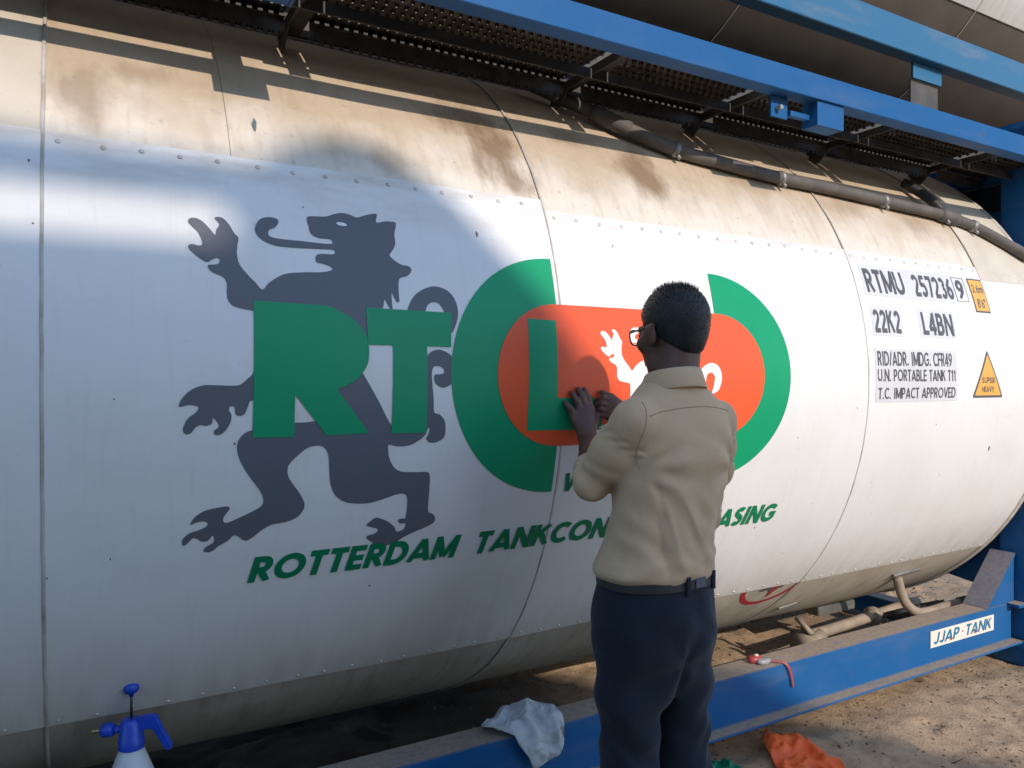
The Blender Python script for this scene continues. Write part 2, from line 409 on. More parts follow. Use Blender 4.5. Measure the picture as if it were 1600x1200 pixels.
# ---------------------------------------------------------------- printed film on the sheets
def fill2d(loops):
    from mathutils.geometry import delaunay_2d_cdt
    pts = []; fl = []
    for L in loops:
        fl.append(list(range(len(pts), len(pts) + len(L)))); pts += [Vector(p) for p in L]
    v, e, f, *_ = delaunay_2d_cdt(pts, [], fl, 1, 1e-6)
    me = bpy.data.meshes.new("tmp"); me.from_pydata([(q.x, q.y, 0) for q in v], [], [tuple(k) for k in f]); me.update(); return me
def text2d(body, x0, x1, y0, y1, bold=0.0, shear=0.0, spacing=1.0):
    cu = bpy.data.curves.new("tmp", 'FONT'); cu.body = body; cu.size = 1.0; cu.offset = bold; cu.shear = shear
    cu.space_character = spacing; cu.resolution_u = 6; cu.fill_mode = 'FRONT'
    o = bpy.data.objects.new("tmp", cu); COL.objects.link(o); bpy.context.view_layer.update()
    me = bpy.data.meshes.new_from_object(o); bpy.data.objects.remove(o); bpy.data.curves.remove(cu)
    co = np.empty(len(me.vertices) * 3); me.vertices.foreach_get("co", co); co = co.reshape(-1, 3)
    mn, mx = co.min(0), co.max(0)
    co[:, 0] = x0 + (co[:, 0] - mn[0]) / (mx[0] - mn[0]) * (x1 - x0)
    co[:, 1] = y0 + (co[:, 1] - mn[1]) / (mx[1] - mn[1]) * (y1 - y0); co[:, 2] = 0
    me.vertices.foreach_set("co", co.ravel()); me.update(); return me
def wrap(name, me, off, mat, parent, cut=0.035, cutx=0.12, clip=None):
    """lay a flat figure (x, arc) on the drum"""
    bm = bmesh.new(); bm.from_mesh(me); bmesh.ops.remove_doubles(bm, verts=bm.verts[:], dist=1e-6)
    ys = [v.co.y for v in bm.verts]; xs = [v.co.x for v in bm.verts]
    for lo, hi, st, nrm, k in ((min(ys), max(ys), cut, (0, 1, 0), 1), (min(xs), max(xs), cutx, (1, 0, 0), 0)):
        q = math.ceil(lo / st) * st
        while q < hi:
            co = [0, 0, 0]; co[k] = q
            bmesh.ops.bisect_plane(bm, geom=bm.verts[:] + bm.edges[:] + bm.faces[:], plane_co=co, plane_no=nrm, dist=1e-6); q += st
    if clip is not None:
        bmesh.ops.bisect_plane(bm, geom=bm.verts[:] + bm.edges[:] + bm.faces[:], plane_co=(0, clip, 0), plane_no=(0, 1, 0), dist=1e-6, clear_inner=True)
    b = base_of(parent)
    for v in bm.verts: v.co = Vector(on(v.co.x, v.co.y, off)) - b
    bmesh.ops.recalc_face_normals(bm, faces=bm.faces[:])
    for f in bm.faces:
        if f.normal.y > 0: f.normal_flip()
    m2 = bpy.data.meshes.new(name); bm.to_mesh(m2); bm.free(); bpy.data.meshes.remove(me)
    return link_mesh(name, m2, mat, parent, True)
def smooth_loop(L, n=5):
    P = [np.array(p) for p in L]; m = len(P); out = []
    for i in range(m):
        a, b, c, d = P[i - 1], P[i], P[(i + 1) % m], P[(i + 2) % m]
        for k in range(n):
            t = k / n
            out.append(tuple(0.5 * ((2 * b) + (c - a) * t + (2 * a - 5 * b + 4 * c - d) * t * t + (3 * b - a - 3 * c + d) * t ** 3)))
    return out
def arc(cx, cy, r, a0, a1, n=40): return [(cx + r * math.cos(a0 + (a1 - a0) * k / n), cy + r * math.sin(a0 + (a1 - a0) * k / n)) for k in range(n + 1)]
LION=[(0.362,0.155),(0.341,0.159),(0.319,0.165),(0.308,0.179),(0.306,0.196),(0.307,0.214),(0.300,0.229),(0.282,0.237),(0.271,0.245),(0.269,0.255),(0.281,0.257),(0.290,0.260),(0.294,0.269),(0.288,0.273),(0.277,0.268),(0.267,0.262),(0.253,0.269),(0.238,0.282),(0.229,0.292),(0.232,0.300),(0.241,0.301),(0.250,0.299),(0.258,0.302),(0.257,0.314),(0.250,0.331),(0.238,0.344),(0.231,0.354),(0.235,0.363),(0.247,0.365),(0.261,0.358),(0.276,0.341),(0.286,0.328),(0.289,0.340),(0.296,0.353),(0.292,0.362),(0.287,0.369),(0.294,0.373),(0.306,0.370),(0.318,0.355),(0.327,0.337),(0.336,0.325),(0.333,0.307),(0.331,0.283),(0.336,0.261),(0.352,0.239),(0.368,0.222),(0.383,0.206),(0.398,0.222),(0.418,0.237),(0.441,0.248),(0.483,0.254),(0.520,0.257),(0.541,0.262),(0.550,0.267),(0.544,0.274),(0.528,0.279),(0.513,0.281),(0.510,0.290),(0.514,0.300),(0.528,0.304),(0.551,0.305),(0.559,0.309),(0.557,0.316),(0.543,0.317),(0.506,0.315),(0.451,0.313),(0.420,0.314),(0.395,0.322),(0.379,0.335),(0.374,0.352),(0.382,0.372),(0.396,0.383),(0.414,0.386),(0.427,0.382),(0.428,0.372),(0.419,0.360),(0.407,0.353),(0.403,0.343),(0.410,0.335),(0.434,0.332),(0.479,0.332),(0.525,0.331),(0.551,0.332),(0.555,0.337),(0.550,0.344),(0.526,0.344),(0.510,0.349),(0.502,0.358),(0.500,0.373),(0.497,0.389),(0.501,0.399),(0.522,0.402),(0.546,0.405),(0.566,0.414),(0.588,0.420),(0.608,0.417),(0.624,0.412),(0.650,0.422),(0.674,0.429),(0.678,0.425),(0.674,0.404),(0.700,0.410),(0.725,0.410),(0.725,0.398),(0.719,0.375),(0.718,0.348),(0.708,0.329),(0.700,0.317),(0.709,0.306),(0.728,0.294),(0.749,0.291),(0.755,0.280),(0.743,0.265),(0.722,0.257),(0.717,0.240),(0.716,0.215),(0.716,0.198),(0.710,0.195),(0.701,0.210),(0.697,0.219),(0.696,0.195),(0.696,0.175),(0.686,0.184),(0.677,0.199),(0.671,0.176),(0.652,0.140),(0.629,0.106),(0.611,0.068),(0.606,0.035),(0.616,0.016),(0.654,-0.048),(0.689,-0.110),(0.711,-0.116),(0.741,-0.098),(0.770,-0.026),(0.778,0.032),(0.784,0.057),(0.795,0.071),(0.816,0.078),(0.838,0.072),(0.856,0.058),(0.862,0.033),(0.861,0.008),(0.850,-0.011),(0.829,-0.019),(0.810,-0.011),(0.803,0.003),(0.806,0.014),(0.818,0.015),(0.830,0.018),(0.829,0.030),(0.815,0.036),(0.802,0.033),(0.797,0.018),(0.798,-0.006),(0.802,-0.050),(0.804,-0.081),(0.819,-0.087),(0.833,-0.102),(0.837,-0.125),(0.833,-0.147),(0.812,-0.158),(0.793,-0.157),(0.784,-0.148),(0.790,-0.136),(0.792,-0.122),(0.787,-0.123),(0.781,-0.138),(0.764,-0.152),(0.738,-0.163),(0.708,-0.164),(0.685,-0.159),(0.684,-0.173),(0.688,-0.193),(0.701,-0.216),(0.722,-0.229),(0.764,-0.233),(0.793,-0.235),(0.801,-0.247),(0.803,-0.286),(0.804,-0.329),(0.808,-0.345),(0.819,-0.350),(0.828,-0.361),(0.827,-0.374),(0.812,-0.384),(0.776,-0.397),(0.746,-0.410),(0.727,-0.422),(0.699,-0.430),(0.686,-0.431),(0.670,-0.424),(0.664,-0.416),(0.653,-0.407),(0.645,-0.399),(0.651,-0.394),(0.666,-0.391),(0.674,-0.383),(0.669,-0.376),(0.654,-0.371),(0.643,-0.366),(0.650,-0.357),(0.664,-0.347),(0.677,-0.350),(0.699,-0.361),(0.717,-0.377),(0.725,-0.391),(0.741,-0.388),(0.747,-0.380),(0.746,-0.370),(0.733,-0.369),(0.725,-0.361),(0.731,-0.356),(0.745,-0.356),(0.745,-0.353),(0.746,-0.324),(0.743,-0.297),(0.732,-0.288),(0.712,-0.289),(0.677,-0.299),(0.643,-0.306),(0.608,-0.304),(0.579,-0.296),(0.556,-0.277),(0.543,-0.247),(0.538,-0.208),(0.535,-0.180),(0.526,-0.161),(0.510,-0.154),(0.487,-0.157),(0.466,-0.172),(0.444,-0.194),(0.440,-0.212),(0.446,-0.231),(0.470,-0.266),(0.483,-0.291),(0.482,-0.308),(0.469,-0.326),(0.443,-0.336),(0.410,-0.340),(0.387,-0.352),(0.366,-0.369),(0.353,-0.374),(0.336,-0.361),(0.325,-0.358),(0.315,-0.369),(0.295,-0.381),(0.283,-0.392),(0.271,-0.394),(0.263,-0.390),(0.268,-0.380),(0.282,-0.372),(0.285,-0.363),(0.281,-0.353),(0.276,-0.359),(0.270,-0.366),(0.258,-0.365),(0.249,-0.358),(0.239,-0.355),(0.230,-0.366),(0.222,-0.371),(0.218,-0.367),(0.219,-0.355),(0.231,-0.343),(0.249,-0.337),(0.266,-0.330),(0.269,-0.321),(0.260,-0.316),(0.244,-0.318),(0.233,-0.322),(0.243,-0.304),(0.263,-0.291),(0.291,-0.286),(0.309,-0.285),(0.315,-0.290),(0.310,-0.299),(0.303,-0.310),(0.303,-0.322),(0.313,-0.324),(0.338,-0.314),(0.369,-0.300),(0.385,-0.289),(0.388,-0.273),(0.377,-0.249),(0.355,-0.218),(0.335,-0.183),(0.327,-0.157),(0.328,-0.137),(0.340,-0.120),(0.358,-0.112),(0.407,-0.102),(0.454,-0.098),(0.477,-0.098),(0.502,-0.095),(0.513,-0.092),(0.526,-0.069),(0.512,-0.038),(0.467,-0.006),(0.406,-0.023),(0.360,-0.045),(0.353,-0.047),(0.347,-0.062),(0.341,-0.075),(0.331,-0.079),(0.322,-0.075),(0.321,-0.066),(0.319,-0.058),(0.310,-0.058),(0.308,-0.067),(0.313,-0.076),(0.312,-0.091),(0.303,-0.108),(0.291,-0.119),(0.279,-0.119),(0.277,-0.111),(0.284,-0.105),(0.287,-0.099),(0.281,-0.088),(0.274,-0.082),(0.274,-0.088),(0.271,-0.096),(0.261,-0.099),(0.249,-0.097),(0.239,-0.102),(0.230,-0.114),(0.220,-0.116),(0.214,-0.109),(0.216,-0.097),(0.224,-0.082),(0.239,-0.070),(0.245,-0.060),(0.239,-0.055),(0.224,-0.053),(0.208,-0.057),(0.206,-0.051),(0.214,-0.036),(0.231,-0.020),(0.255,-0.011),(0.282,-0.011),(0.314,-0.012),(0.331,-0.010),(0.347,0.003),(0.360,0.018),(0.373,0.064),(0.374,0.142)]
RING=[(0.737,0.172),(0.741,0.187),(0.752,0.207),(0.769,0.224),(0.796,0.238),(0.818,0.242),(0.845,0.236),(0.865,0.219),(0.875,0.194),(0.876,0.168),(0.868,0.143),(0.854,0.120),(0.820,0.109),(0.830,0.146),(0.836,0.176),(0.835,0.182),(0.825,0.196),(0.809,0.200),(0.793,0.192),(0.785,0.174),(0.779,0.149),(0.748,0.138)]
LET_R=[(0.363,0.179),(0.530,0.176),(0.548,0.171),(0.562,0.164),(0.594,0.146),(0.619,0.119),(0.630,0.089),(0.631,0.059),(0.624,0.032),(0.601,0.003),(0.572,-0.013),(0.551,-0.021),(0.633,-0.128),(0.528,-0.130),(0.453,-0.033),(0.452,-0.131),(0.359,-0.129)]
LET_T=[(0.627,0.177),(0.856,0.174),(0.852,0.085),(0.785,0.086),(0.783,-0.132),(0.690,-0.131),(0.694,0.086),(0.630,0.086)]

OFF0 = 0.0025
ax = [p[0] for p in LION]; ay = [p[1] for p in LION]
eye = [(0.5825 + 0.0135 * math.cos(a * .4), 0.3880 + 0.0048 * math.sin(a * .4) - 0.0008 * math.cos(a * .4)) for a in range(16)]
wrap("lion_emblem", fill2d([smooth_loop(LION)]), OFF0 + 0.0012, m_vgrey, tank)
wrap("lion_eye", fill2d([eye]), OFF0 + 0.0018, m_vwhite, tank)
wrap("lion_tail", fill2d([smooth_loop(RING)]), OFF0 + 0.0012, m_vgrey, tank)
def spl(P, n=6):
    Q = [P[0]] + list(P) + [P[-1]]; out = []
    for i in range(1, len(Q) - 2):
        A, B, C, D_ = (np.array(q) for q in Q[i - 1:i + 3])
        out += [tuple(0.5 * ((2 * B) + (C - A) * t + (2 * A - 5 * B + 4 * C - D_) * t * t + (3 * B - A - 3 * C + D_) * t ** 3)) for t in [k / n for k in range(n)]]
    return out + [P[-1]]
LET_R = [LET_R[0]] + spl(LET_R[1:12]) + LET_R[12:]
wrap("letter_r", fill2d([LET_R]), OFF0 + 0.0024, m_vgreen, tank)
wrap("letter_t", fill2d([LET_T]), OFF0 + 0.0025, m_vgreen, tank)
CY0 = 0.0145
wrap("green_arc", fill2d([arc(1.184, CY0, 0.333, math.pi / 2, 3 * math.pi / 2)]), OFF0 + 0.0014, m_vgreen, tank)
wrap("green_arc", fill2d([arc(1.787, CY0, 0.333, -math.pi / 2, math.pi / 2)]), OFF0 + 0.0014, m_vgreen, tank)
wrap("orange_capsule", fill2d([arc(1.184, CY0, 0.198, math.pi / 2, 3 * math.pi / 2) + arc(1.794, CY0, 0.198, -math.pi / 2, math.pi / 2)]), OFF0 + 0.0026, m_vorange, tank)
wrap("letter_l", fill2d([[(1.0855, 0.168), (1.177, 0.166), (1.1755, -0.049), (1.335, -0.052), (1.335, -0.142), (1.079, -0.137)]]), OFF0 + 0.0036, m_vgreen, tank)
# smaller white lion on the capsule: same figure
def small(P, k=0.7296, ox=1.329, oy=0.1337):
    return [(ox + (x - 0.2314) * k, oy + (y - 0.3536) * 0.715) for x, y in P]
wrap("lion_emblem", fill2d([smooth_loop(small(LION))]), OFF0 + 0.0036, m_vwhite, tank, clip=-0.181)
wrap("lion_tail", fill2d([smooth_loop(small(RING))]), OFF0 + 0.0036, m_vwhite, tank)
# heavy slanted company lettering, drawn as broad strokes
def _arc(cx, cy, rx, ry, a0, a1, n=14): return [(cx + rx * math.cos(math.radians(a0 + (a1 - a0) * k / n)), cy + ry * math.sin(math.radians(a0 + (a1 - a0) * k / n))) for k in range(n + 1)]
def glyphs(tw):
    lo, hi = tw, 1 - tw
    bowl = lambda cy, ry, x0=.34, rx=.20: [(tw, cy + ry), (x0, cy + ry)] + _arc(x0, cy, rx, ry, 88, -88) + [(tw, cy - ry)]
    st = [(tw, 0), (tw, 1)]; up = (hi - .47) / 2
    g = {
     'R': (0.70, [st, bowl(.47 + up, up), [(.32, .46), (.60, 0)]]),
     'P': (0.66, [st, bowl(.45 + (hi - .45) / 2, (hi - .45) / 2)]),
     'B': (0.70, [st, bowl(.52 + (hi - .52) / 2, (hi - .52) / 2, .34, .19), bowl((lo + .52) / 2, (.52 - lo) / 2, .36, .22)]),
     'O': (1.04, [_arc(.52, .5, .52 - tw - .01, .5 - tw, 0, 360, 30)]),
     'T': (0.66, [[(.02, hi), (.64, hi)], [(.33, 0), (.33, hi)]]),
     'E': (0.60, [st, [(tw, hi), (.56, hi)], [(tw, .5), (.54, .5)], [(tw, lo), (.56, lo)]]),
     'F': (0.58, [st, [(tw, hi), (.56, hi)], [(tw, .5), (.52, .5)]]),
     'D': (0.84, [st, [(tw, hi), (.34, hi)] + _arc(.34, .5, .48 - tw, hi - .5, 88, -88) + [(tw, lo)]]),
     'A': (0.88, [[(.08, 0), (.44, .96)], [(.44, .96), (.80, 0)], [(.22, .27), (.66, .27)]]),
     'M': (0.98, [st, [(tw + .01, .95), (.49, .10)], [(.49, .10), (.97 - tw, .95)], [(.98 - tw, 1), (.98 - tw, 0)]]),
     'N': (0.84, [st, [(tw + .02, .94), (.82 - tw, .06)], [(.84 - tw, 0), (.84 - tw, 1)]]),
     'K': (0.78, [st, [(tw + .01, .44), (.62, 1.0)], [(.30, .62), (.70, 0)]]),
     'C': (0.82, [_arc(.50, .5, .50 - tw - .01, .5 - tw, 48, 312, 24)]),
     'G': (0.94, [_arc(.51, .5, .51 - tw - .01, .5 - tw, 42, 335, 26), [(.53, .46), (.93, .46)]]),
     'I': (0.28, [[(.14, 0), (.14, 1)]]), 'L': (0.56, [st, [(tw, lo), (.54, lo)]]),
     'J': (0.56, [[(.56 - tw, 1), (.56 - tw, .30)] + _arc(.30, .30, .26 - tw + .0, .30 - lo, 0, -165, 12)]),
     'U': (0.80, [[(tw, 1), (tw, .36)] + _arc(.40, .36, .40 - tw, .36 - lo, 180, 360, 16) + [(.80 - tw, 1)]]),
     'V': (0.84, [[(.08, 1), (.42, .04)], [(.42, .04), (.76, 1)]]), 'H': (0.78, [st, [(.78 - tw, 0), (.78 - tw, 1)], [(tw, .51), (.78 - tw, .51)]]),
     'Y': (0.80, [[(.08, 1), (.40, .45)], [(.72, 1), (.40, .45)], [(.40, 0), (.40, .46)]]),
     'S': (0.64, [_arc(.33, .72, .21, hi - .72, 35, 262, 14) + _arc(.31, .31, .22, .31 - lo, 82, -145, 14)]),
     'W': (1.26, [[(.06, 1), (.30, .06)], [(.30, .06), (.63, .94)], [(.63, .94), (.96, .06)], [(.96, .06), (1.20, 1)]]),
     '1': (0.44, [[(.28, 0), (.28, 1)], [(.30, .93), (.06, .74)]]),
     '2': (0.66, [_arc(.32, .70, .33 - tw, hi - .70, 165, -35, 14) + [(.10, lo + .03)], [(.05, lo), (.62, lo)]]),
     '3': (0.64, [_arc(.30, .745, .20, hi - .745, 150, -85, 14), _arc(.30, .30, .33 - tw, .30 - lo, 85, -150, 16)]),
     '4': (0.68, [[(.48, 0), (.48, 1)], [(.47, .95), (.07, .30)], [(.03, .27), (.66, .27)]]),
     '5': (0.66, [[(.58, hi), (.17, hi)], [(.18, hi), (.12, .50)], [(.12, .53)] + _arc(.32, .33, .34 - tw, .33 - lo, 110, -150, 16)]),
     '6': (0.66, [_arc(.33, .31, .33 - tw, .31 - lo, 0, 360, 24), [(.05 + tw * .6, .32), (.16, .62), (.50, .96)]]),
     '7': (0.64, [[(.04, hi), (.60, hi)], [(.55, .90), (.24, 0)]]),
     '8': (0.66, [_arc(.33, .74, .20, hi - .74, 0, 360, 22), _arc(.33, .29, .33 - tw, .29 - lo, 0, 360, 24)]),
     '9': (0.66, [_arc(.33, .69, .33 - tw, hi - .69, 0, 360, 24), [(.61 - tw * .6, .68), (.50, .38), (.16, .04)]]),
     '.': (0.26, [[(.13, 0), (.13, 2 * tw)]]), ',': (0.26, [[(.14, .19), (.08, 0)]]), '/': (0.42, [[(.06, 0), (.36, 1)]]), ' ': (0.34, []),
     "'": (0.22, [[(.11, .70), (.11, 1)]]), '"': (0.40, [[(.11, .70), (.11, 1)], [(.29, .70), (.29, 1)]]),
     'm': (0.98, [[(tw, 0), (tw, .70)], [(tw, .45)] + _arc(.30, .48, .30 - tw, .70 - tw - .48, 170, 0, 10) + [(.60 - tw + .0, 0)], [(.60 - tw, .45)] + _arc(.74, .48, .74 - (.60 - tw), .70 - tw - .48, 170, 0, 10) + [(.98 - tw * .9, 0)]])}
    return g
def broad(pl, hw):
    P = [np.array(p, float) for p in pl]; Lf = []; Rt = []; closed = np.linalg.norm(P[0] - P[-1]) < 1e-6
    for i in range(len(P)):
        d0 = P[i] - P[i - 1] if i else (P[-1] - P[-2] if closed else P[1] - P[0]); d1 = P[i + 1] - P[i] if i < len(P) - 1 else (P[1] - P[0] if closed else d0)
        d0 = d0 / np.linalg.norm(d0); d1 = d1 / np.linalg.norm(d1); t = d0 + d1; t /= np.linalg.norm(t); n = np.array((-t[1], t[0])); k = hw / max(0.5, n @ np.array((-d0[1], d0[0])))
        Lf.append(tuple(P[i] + n * k)); Rt.append(tuple(P[i] - n * k))
    return Lf, Rt
def heavy(word, x0, x1, y0, y1, slant=0.20, tw=0.115, mat=None, off=0.0022, place=None, parent=None, gap=0.055):
    G_ = glyphs(tw); x = 0.0; total = sum(G_[c][0] + gap for c in word) - gap; kx = (x1 - x0 - slant * (y1 - y0)) / total
    V = []; F = []; place = place or (lambda a, s, o: on(a, s, OFF0 + o))
    for ch in word:
        w_, st = G_[ch]
        for si, s_ in enumerate(st):
            # cut long strokes so that they follow the drum; each stroke sits a hair above the last
            S2 = []
            for p, q in zip(s_[:-1], s_[1:]):
                n = max(1, int(math.hypot(q[0] - p[0], q[1] - p[1]) / 0.3)); S2 += [(p[0] + (q[0] - p[0]) * k / n, p[1] + (q[1] - p[1]) * k / n) for k in range(n)]
            S2.append(s_[-1]); Lf, Rt = broad(S2, tw); n0 = len(V)
            for l, r in zip(Lf, Rt):
                for px, py in (l, r):
                    py = min(max(py, 0.0), 1.0); V.append(place(x0 + (px + x) * kx + slant * py * (y1 - y0), y0 + py * (y1 - y0), off + 0.00022 * si))
            for k in range(len(Lf) - 1): F.append((n0 + 2 * k + 1, n0 + 2 * k + 3, n0 + 2 * k + 2, n0 + 2 * k))
        x += w_ + gap
    return obj("lettering", V, F, mat or m_vgreen2, parent or tank)
def lettering(body, x0, x1, y0, y1, mat=None, tw=0.085, slant=0.0):
    G_ = glyphs(tw); gap = 0.10; tot = sum(G_[c][0] + gap for c in body) - gap; k = (x1 - x0) / tot; x = 0.0
    for wd in body.split(' '):
        w_ = sum(G_[c][0] + gap for c in wd) - gap
        heavy(wd, x0 + x * k, x0 + (x + w_) * k, y0, y1, slant, tw, mat or m_vblack, gap=gap); x += w_ + gap + G_[' '][0] + gap
heavy("ROTTERDAM", 0.364, 0.915, -0.489, -0.4195); heavy("TANKCONTAINER", 0.957, 1.742, -0.489, -0.4195); heavy("LEASING", 1.786, 2.162, -0.510, -0.438)
heavy("W", 1.217, 1.305, -0.3235, -0.2655)
# identification marks on the end bay
def sticker(x0, x1, y0, y1, mat=None, off=0.0008, name="sticker"):
    return wrap(name, fill2d([[(x0, y0), (x1, y0), (x1, y1), (x0, y1)]]), OFF0 + off, mat or m_stick, tank)
sticker(2.584, 3.200, 0.322, 0.448); sticker(2.588, 2.775, 0.166, 0.280); sticker(2.880, 3.125, 0.166, 0.284); sticker(2.580, 3.110, -0.083, 0.118)
lettering("RTMU", 2.602, 2.838, 0.335, 0.432, tw=0.095)
lettering("257236", 2.903, 3.170, 0.335, 0.430, tw=0.095)
lettering("9", 3.205, 3.255, 0.341, 0.428, tw=0.095)
def rect(x0, x1, y0, y1): return [(x0, y0), (x1, y0), (x1, y1), (x0, y1)]
for rc in (rect(3.186, 3.274, 0.331, 0.3328), rect(3.186, 3.274, 0.4362, 0.438), rect(3.186, 3.1888, 0.3329, 0.4361), rect(3.2712, 3.274, 0.3329, 0.4361)):
    wrap("check_digit_frame", fill2d([rc]), OFF0 + 0.002, m_vblack, tank)
lettering("22K2", 2.599, 2.758, 0.178, 0.267, tw=0.095)
lettering("L4BN", 2.898, 3.110, 0.178, 0.269, tw=0.095)
lettering("RID/ADR, IMDG, CFR49", 2.594, 3.072, 0.054, 0.108, tw=0.078)
lettering("U.N. PORTABLE TANK T11", 2.591, 3.096, -0.004, 0.041, tw=0.078)
lettering("T.C. IMPACT APPROVED", 2.594, 3.096, -0.070, -0.028, tw=0.078)
sticker(3.306, 3.418, 0.288, 0.443, m_vblack, 0.0008, "height_mark"); sticker(3.3125, 3.4115, 0.295, 0.436, m_vyellow, 0.0016, "height_mark")
lettering("2.6m", 3.322, 3.402, 0.377, 0.415, m_vblack, 0.075); lettering("8'6\"", 3.332, 3.394, 0.308, 0.350, m_vblack, 0.075)
tri = lambda k: [(3.334 + (x - 3.334) * k, -0.006 + (y + 0.006) * k) for x, y in ((3.222, -0.073), (3.446, -0.073), (3.334, 0.127))]
def round_tri(P, r=0.012):
    out = []
    for i in range(3):
        a, b, c = (np.array(P[i - 1]), np.array(P[i]), np.array(P[(i + 1) % 3]))
        u = (a - b) / np.linalg.norm(a - b); v = (c - b) / np.linalg.norm(c - b)
        for k in range(6):
            t = k / 5; out.append(tuple((1 - t) ** 2 * (b + u * r) + 2 * t * (1 - t) * b + t * t * (b + v * r)))
    return out
wrap("weight_mark", fill2d([round_tri(tri(1.0))]), OFF0 + 0.0008, m_vblack, tank)
wrap("weight_mark", fill2d([round_tri(tri(0.86), 0.006)]), OFF0 + 0.0016, m_vyellow, tank)
lettering("SUPER", 3.288, 3.382, -0.012, 0.012, m_vblack, 0.085); lettering("HEAVY", 3.290, 3.378, -0.050, -0.026, m_vblack, 0.085)
# remains of an old round red sign below the white sheet
ringc = (2.395, -0.842); cutS = S_LOW - 0.002
outer = [(p[0], min(p[1], cutS)) for p in arc(ringc[0], ringc[1], 0.172, math.pi * 1.06, math.pi * 1.94)]
inner = [(p[0], min(p[1], cutS)) for p in arc(ringc[0], ringc[1], 0.150, math.pi * 1.94, math.pi * 1.06)]
wrap("old_sign_ring", fill2d([outer + inner]), 0.0002, m_vred, tank)
wrap("old_sign_figure", fill2d([[(2.36, cutS), (2.47, cutS), (2.46, -0.905), (2.44, -0.91), (2.43, -0.93), (2.40, -0.925), (2.385, -0.91), (2.34, -0.912), (2.33, -0.9)]]), 0.0002, m_vblack, tank)
wrap("old_sign_bar", fill2d([[(2.405, cutS), (2.435, cutS), (2.425, -0.95), (2.412, -0.965), (2.402, -0.93)]]), 0.0006, m_vred, tank)

# odd paint dabs and chips
def dab(x, s, rx, rs, mat, seed):
    r = random.Random(seed); wrap("paint_dab", fill2d([[(x + rx * math.cos(a) * r.uniform(.6, 1.2), s + rs * math.sin(a) * r.uniform(.6, 1.2)) for a in [k * 2 * math.pi / 11 for k in range(11)]]]), OFF0 + 0.0006, mat, tank)
m_dab = vinyl("teal_dab", (0.12, 0.17, 0.18)); m_chip = vinyl("dark_chip", (0.16, 0.13, 0.11))
dab(0.400, 0.662, 0.006, 0.022, m_dab, 1); dab(0.960, 0.403, 0.004, 0.010, m_chip, 2); dab(3.407, -0.293, 0.007, 0.012, m_chip, 3); dab(0.285, 0.30, 0.003, 0.004, m_chip, 4)
for k_ in range(26): dab(random.uniform(-0.3, 3.3), random.uniform(-0.7, 0.48), random.uniform(.0015, .0035), random.uniform(.0015, .004), m_chip, 10 + k_)

